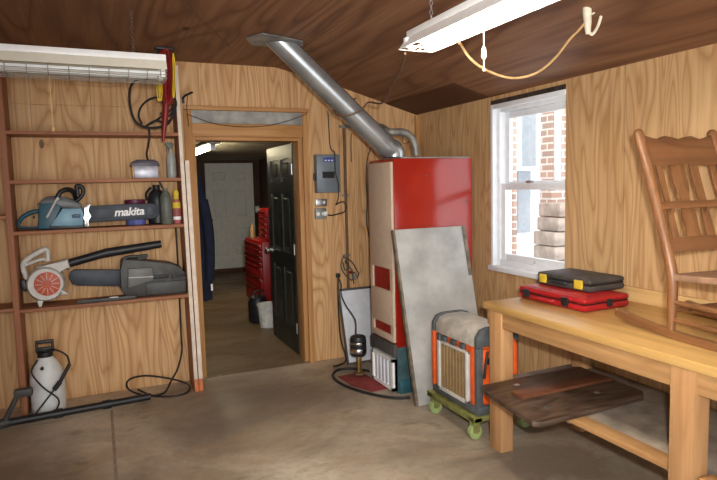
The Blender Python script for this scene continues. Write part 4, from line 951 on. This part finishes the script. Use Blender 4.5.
# crest rail with a scalloped top edge, leaning with the posts
def lean_slab(name, m, poly, th, dy=0., bv=.003):
    """poly in (x, z); placed on the back's leaning line"""
    s = MB(); s.prism(poly, 'Y', -th / 2, th / 2, bv)
    for v in s.bm.verts: v.co.y += back(v.co.z) + dy
    return s.build(name, m, t)
cr = [(.008, .775)]
cr += [(.06, .768), (W / 2, .775), (W - .06, .768), (W - .008, .775), (W - .008, .905)]
for k in range(11):
    u = k / 10; x = (W - .02) * (1 - u) + .02 * u
    cr.append((x, .905 + .012 * math.cos(u * 6 * PI) - .004))
cr.append((.008, .905))
lean_slab('crest_rail', 'chair_x', cr, .022)
lean_slab('lower_rail', 'chair_x', [(0, .385), (W, .385), (W, .445), (0, .445)], .022)
lean_slab('middle_rail', 'chair_x', [(.0, .575), (W, .575), (W, .607), (0, .607)], .018, -.03)
spl = []
for k in range(13):
    z = .43 + (.35) * k / 12; spl.append((.165 + .008 * math.sin(k * 1.25) + (.02 * math.sin(PI * k / 12)) - .02, z))
sp2 = [(2 * .165 - x + .005 + .0, z) for x, z in spl]
spl = [(x - .045 + .02, z) for x, z in spl]; sp2 = [(x + .03, z) for x, z in sp2]
lean_slab('splat', 'chair', spl + sp2[::-1], .012, bv=.002)
for x, w2 in ((.065, .036), (.272, .05), (.385, .036)):
    lean_slab('slat', 'chair', [(x - w2 / 2, .43), (x + w2 / 2, .43), (x + w2 / 2 - .004, .6), (x + w2 / 2, .79), (x - w2 / 2, .79), (x - w2 / 2 + .004, .6)], .012, bv=.002)
for x in (.06, .27):
    s = MB(); s.cyl((x, back(.575) - .02, .552), (x, back(.575) - .03, .577), .008, seg=8); s.build('peg', 'chair', t)

# ------------------------------------------------------------------ right strip light with its cords
lamp = shop_light('shop_light', 'lit white strip light with a wire grid hanging from the sloped ceiling at upper right', (-1.472, -2.585, 2.2), PI, 1.22, .18, .085, True, 'hanging shop lights', False)
s = MB()
for y in [0.0 + .0762 * k for k in range(17)]:
    s.cyl((-.088, y, .002), (.088, y, .002), .002, seg=6)
    if k < 16: pass
s.tube([(-.088, 0, .002), (-.03, 0, .035), (.02, 0, .002), (.06, 0, .03), (.088, 0, .002)], .002, 6, 1)
for x in (-.088, -.044, 0, .044, .088): s.cyl((x, 0, .002), (x, 1.22, .002), .002, seg=6)
s.build('wire_grid', 'white_wire', lamp)
chain(lamp, (0, .14, .085), (0, .14, .425))
chain(lamp, (0, 1.05, .085), (0, 1.05, .425))
s = MB(); s.cyl((-.085, .40, .01), (-.085, .40, -.06), .002, seg=6); s.lathe([(.006, 0), (.011, .01), (.009, .04), (.004, .05)], (-.085, .40, -.11)); s.cyl((-.085, .40, -.11), (-.085, .40, -.15), .002, seg=6); s.ball((-.085, .40, -.152), .006); s.build('pull_cord', 'white_cord', lamp)
t = thing('lamp_cord', 'brown cord drooping from the lit strip light down to a turn around the flue duct', 'cord', (-1.2, -1.7, 2.0))
q = Vector((-1.09, -.866, 2.185))
s = MB(); s.tube([(-1.52, -2.572, 2.19)] + [(-1.346,-2.200,2.200)] + [(-1.169,-1.750,2.192)] + [(-1.013,-1.300,2.157)] + [(q.x + .12, q.y - .12, q.z + .02), (q.x + .06, q.y - .115, q.z - .04), (q.x - .03, q.y - .10, q.z - .075), (q.x - .09, q.y - .01, q.z - .06), (q.x - .06, q.y + .10, q.z + .0), (q.x + .02, q.y + .10, q.z + .05), (q.x + .09, q.y + .03, q.z + .07)], .0065, 8, 5); s.build('lead', 'brown_cord', t)
t = thing('swag_cord', 'tan cord sagging from the lit strip light to a white plug under the ceiling', 'cord', (-1.0, -2.8, 2.1))
s = MB(); s.tube([(-1.37, -2.785, 2.2)] + [(-1.318,-2.720,2.210),(-1.271,-2.720,2.156),(-1.195,-2.720,2.112),(-1.078,-2.720,2.082),(-0.979,-2.720,2.085)] + [(-0.890,-2.740,2.116),(-0.793,-2.740,2.187),(-0.707,-2.740,2.277),(-0.657,-2.740,2.318),(-0.620,-2.740,2.355)], .006, 8, 5); s.build('lead', 'tan_cord', t)
s = MB(); a = Vector(([(-0.593,-2.740,2.309)])[0]); c_ = Vector(([(-0.606,-2.740,2.488)])[0]); s.tube([a, a.lerp(c_, .3), a.lerp(c_, .6), c_], [.012, .019, .022, .016], 12, 3); s.build('plug', 'white_cord', t)
s = MB(); s.tube([(-0.593,-2.740,2.328),(-0.567,-2.740,2.309),(-0.529,-2.740,2.353),(-0.504,-2.740,2.422),(-0.488,-2.740,2.491)] + [(-.62, -2.74, zc(-.62))], .0075, 8, 5); s.build('feed', 'white_cord', t)
s = MB(); s.tube([(-0.569,-2.740,2.406),(-0.517,-2.740,2.433),(-0.484,-2.740,2.433)], .005, 7, 3); s.ball(([(-0.477,-2.740,2.434)])[0], .011); s.build('clip', 'white_cord', t)
# thin cable stapled across the flat part of the ceiling
s = MB(); s.tube([(-2.552,-2.011,2.618),(-2.367,-1.606,2.618),(-2.164,-1.175,2.618),(-1.896,-0.623,2.618)], .0035, 6, 2); tag(s.build('ceiling_cable', 'brown_cord'), 'thin pale cable stapled diagonally across the ceiling above the shelf end', 'cable')

# ------------------------------------------------------------------ light
W_ = bpy.data.worlds.new('sky'); SC.world = W_; W_.use_nodes = True
nt = W_.node_tree; bg = nt.nodes['Background']
bg.inputs[0].default_value = (.93, .97, 1.0, 1); bg.inputs[1].default_value = 2.4
# camera flash just above and right of the lens
fl = bpy.data.lights.new('camera_flash', 'SPOT'); fl.shadow_soft_size = .04; fl.energy = 340.; fl.color = (1, .985, .95); fl.spot_size = math.radians(92); fl.spot_blend = 1.
fo = bpy.data.objects.new('camera_flash', fl); COL.objects.link(fo)
fwd = Vector((0.40110702, 0.91130794, -.0929))
fo.location = Vector((-2.83868, -4.98928, 1.6)) + Vector((.10, -.03, .13))
fwd = Vector((.47, .88, -.12)).normalized()
fo.rotation_euler = (-fwd).to_track_quat('Z', 'Y').to_euler()
SC.view_settings.view_transform = 'Standard'; SC.view_settings.look = 'None'
SC.view_settings.exposure = .18; SC.view_settings.gamma = 1.
SC.view_settings.use_curve_mapping = False
SC.cycles.max_bounces = 8; SC.cycles.diffuse_bounces = 5
for o in list(bpy.data.objects):
    if '_local' in o: del o['_local']
# rest things on what carries them
bpy.context.view_layer.update()
def lowest(o):
    z = min(((o.matrix_world @ v.co).z for v in o.data.vertices), default=9.) if o.type == 'MESH' else 9.
    return min([z] + [lowest(c) for c in o.children])
for o in list(bpy.data.objects):
    if o.parent or 'label' not in o: continue
    kind = o.name.split('.')[0]
    rest = {'chainsaw': (1.335, .785), 'leaf_blower': (.785,), 'carton': (1.69,), 'spray_bottle': (1.69,), 'jug': (1.335,), 'bottle': (1.335, .93), 'spray_can': (1.335,), 'paint_can': (1.335,),
            'blade_sheath': (.785,), 'rocking_chair': (BT,), 'tool_case': (BT, BT + .0795), 'tool_chest': (.93,), 'tool_cabinet': (0.002,), 'heater': (.152,), 'sump_pump': (.007,)}.get(kind)
    if rest:
        z = lowest(o); tgt = min(rest, key=lambda v: abs(v - z))
        o.location.z += tgt + (.0012 if kind != 'tool_chest' else .006) - z
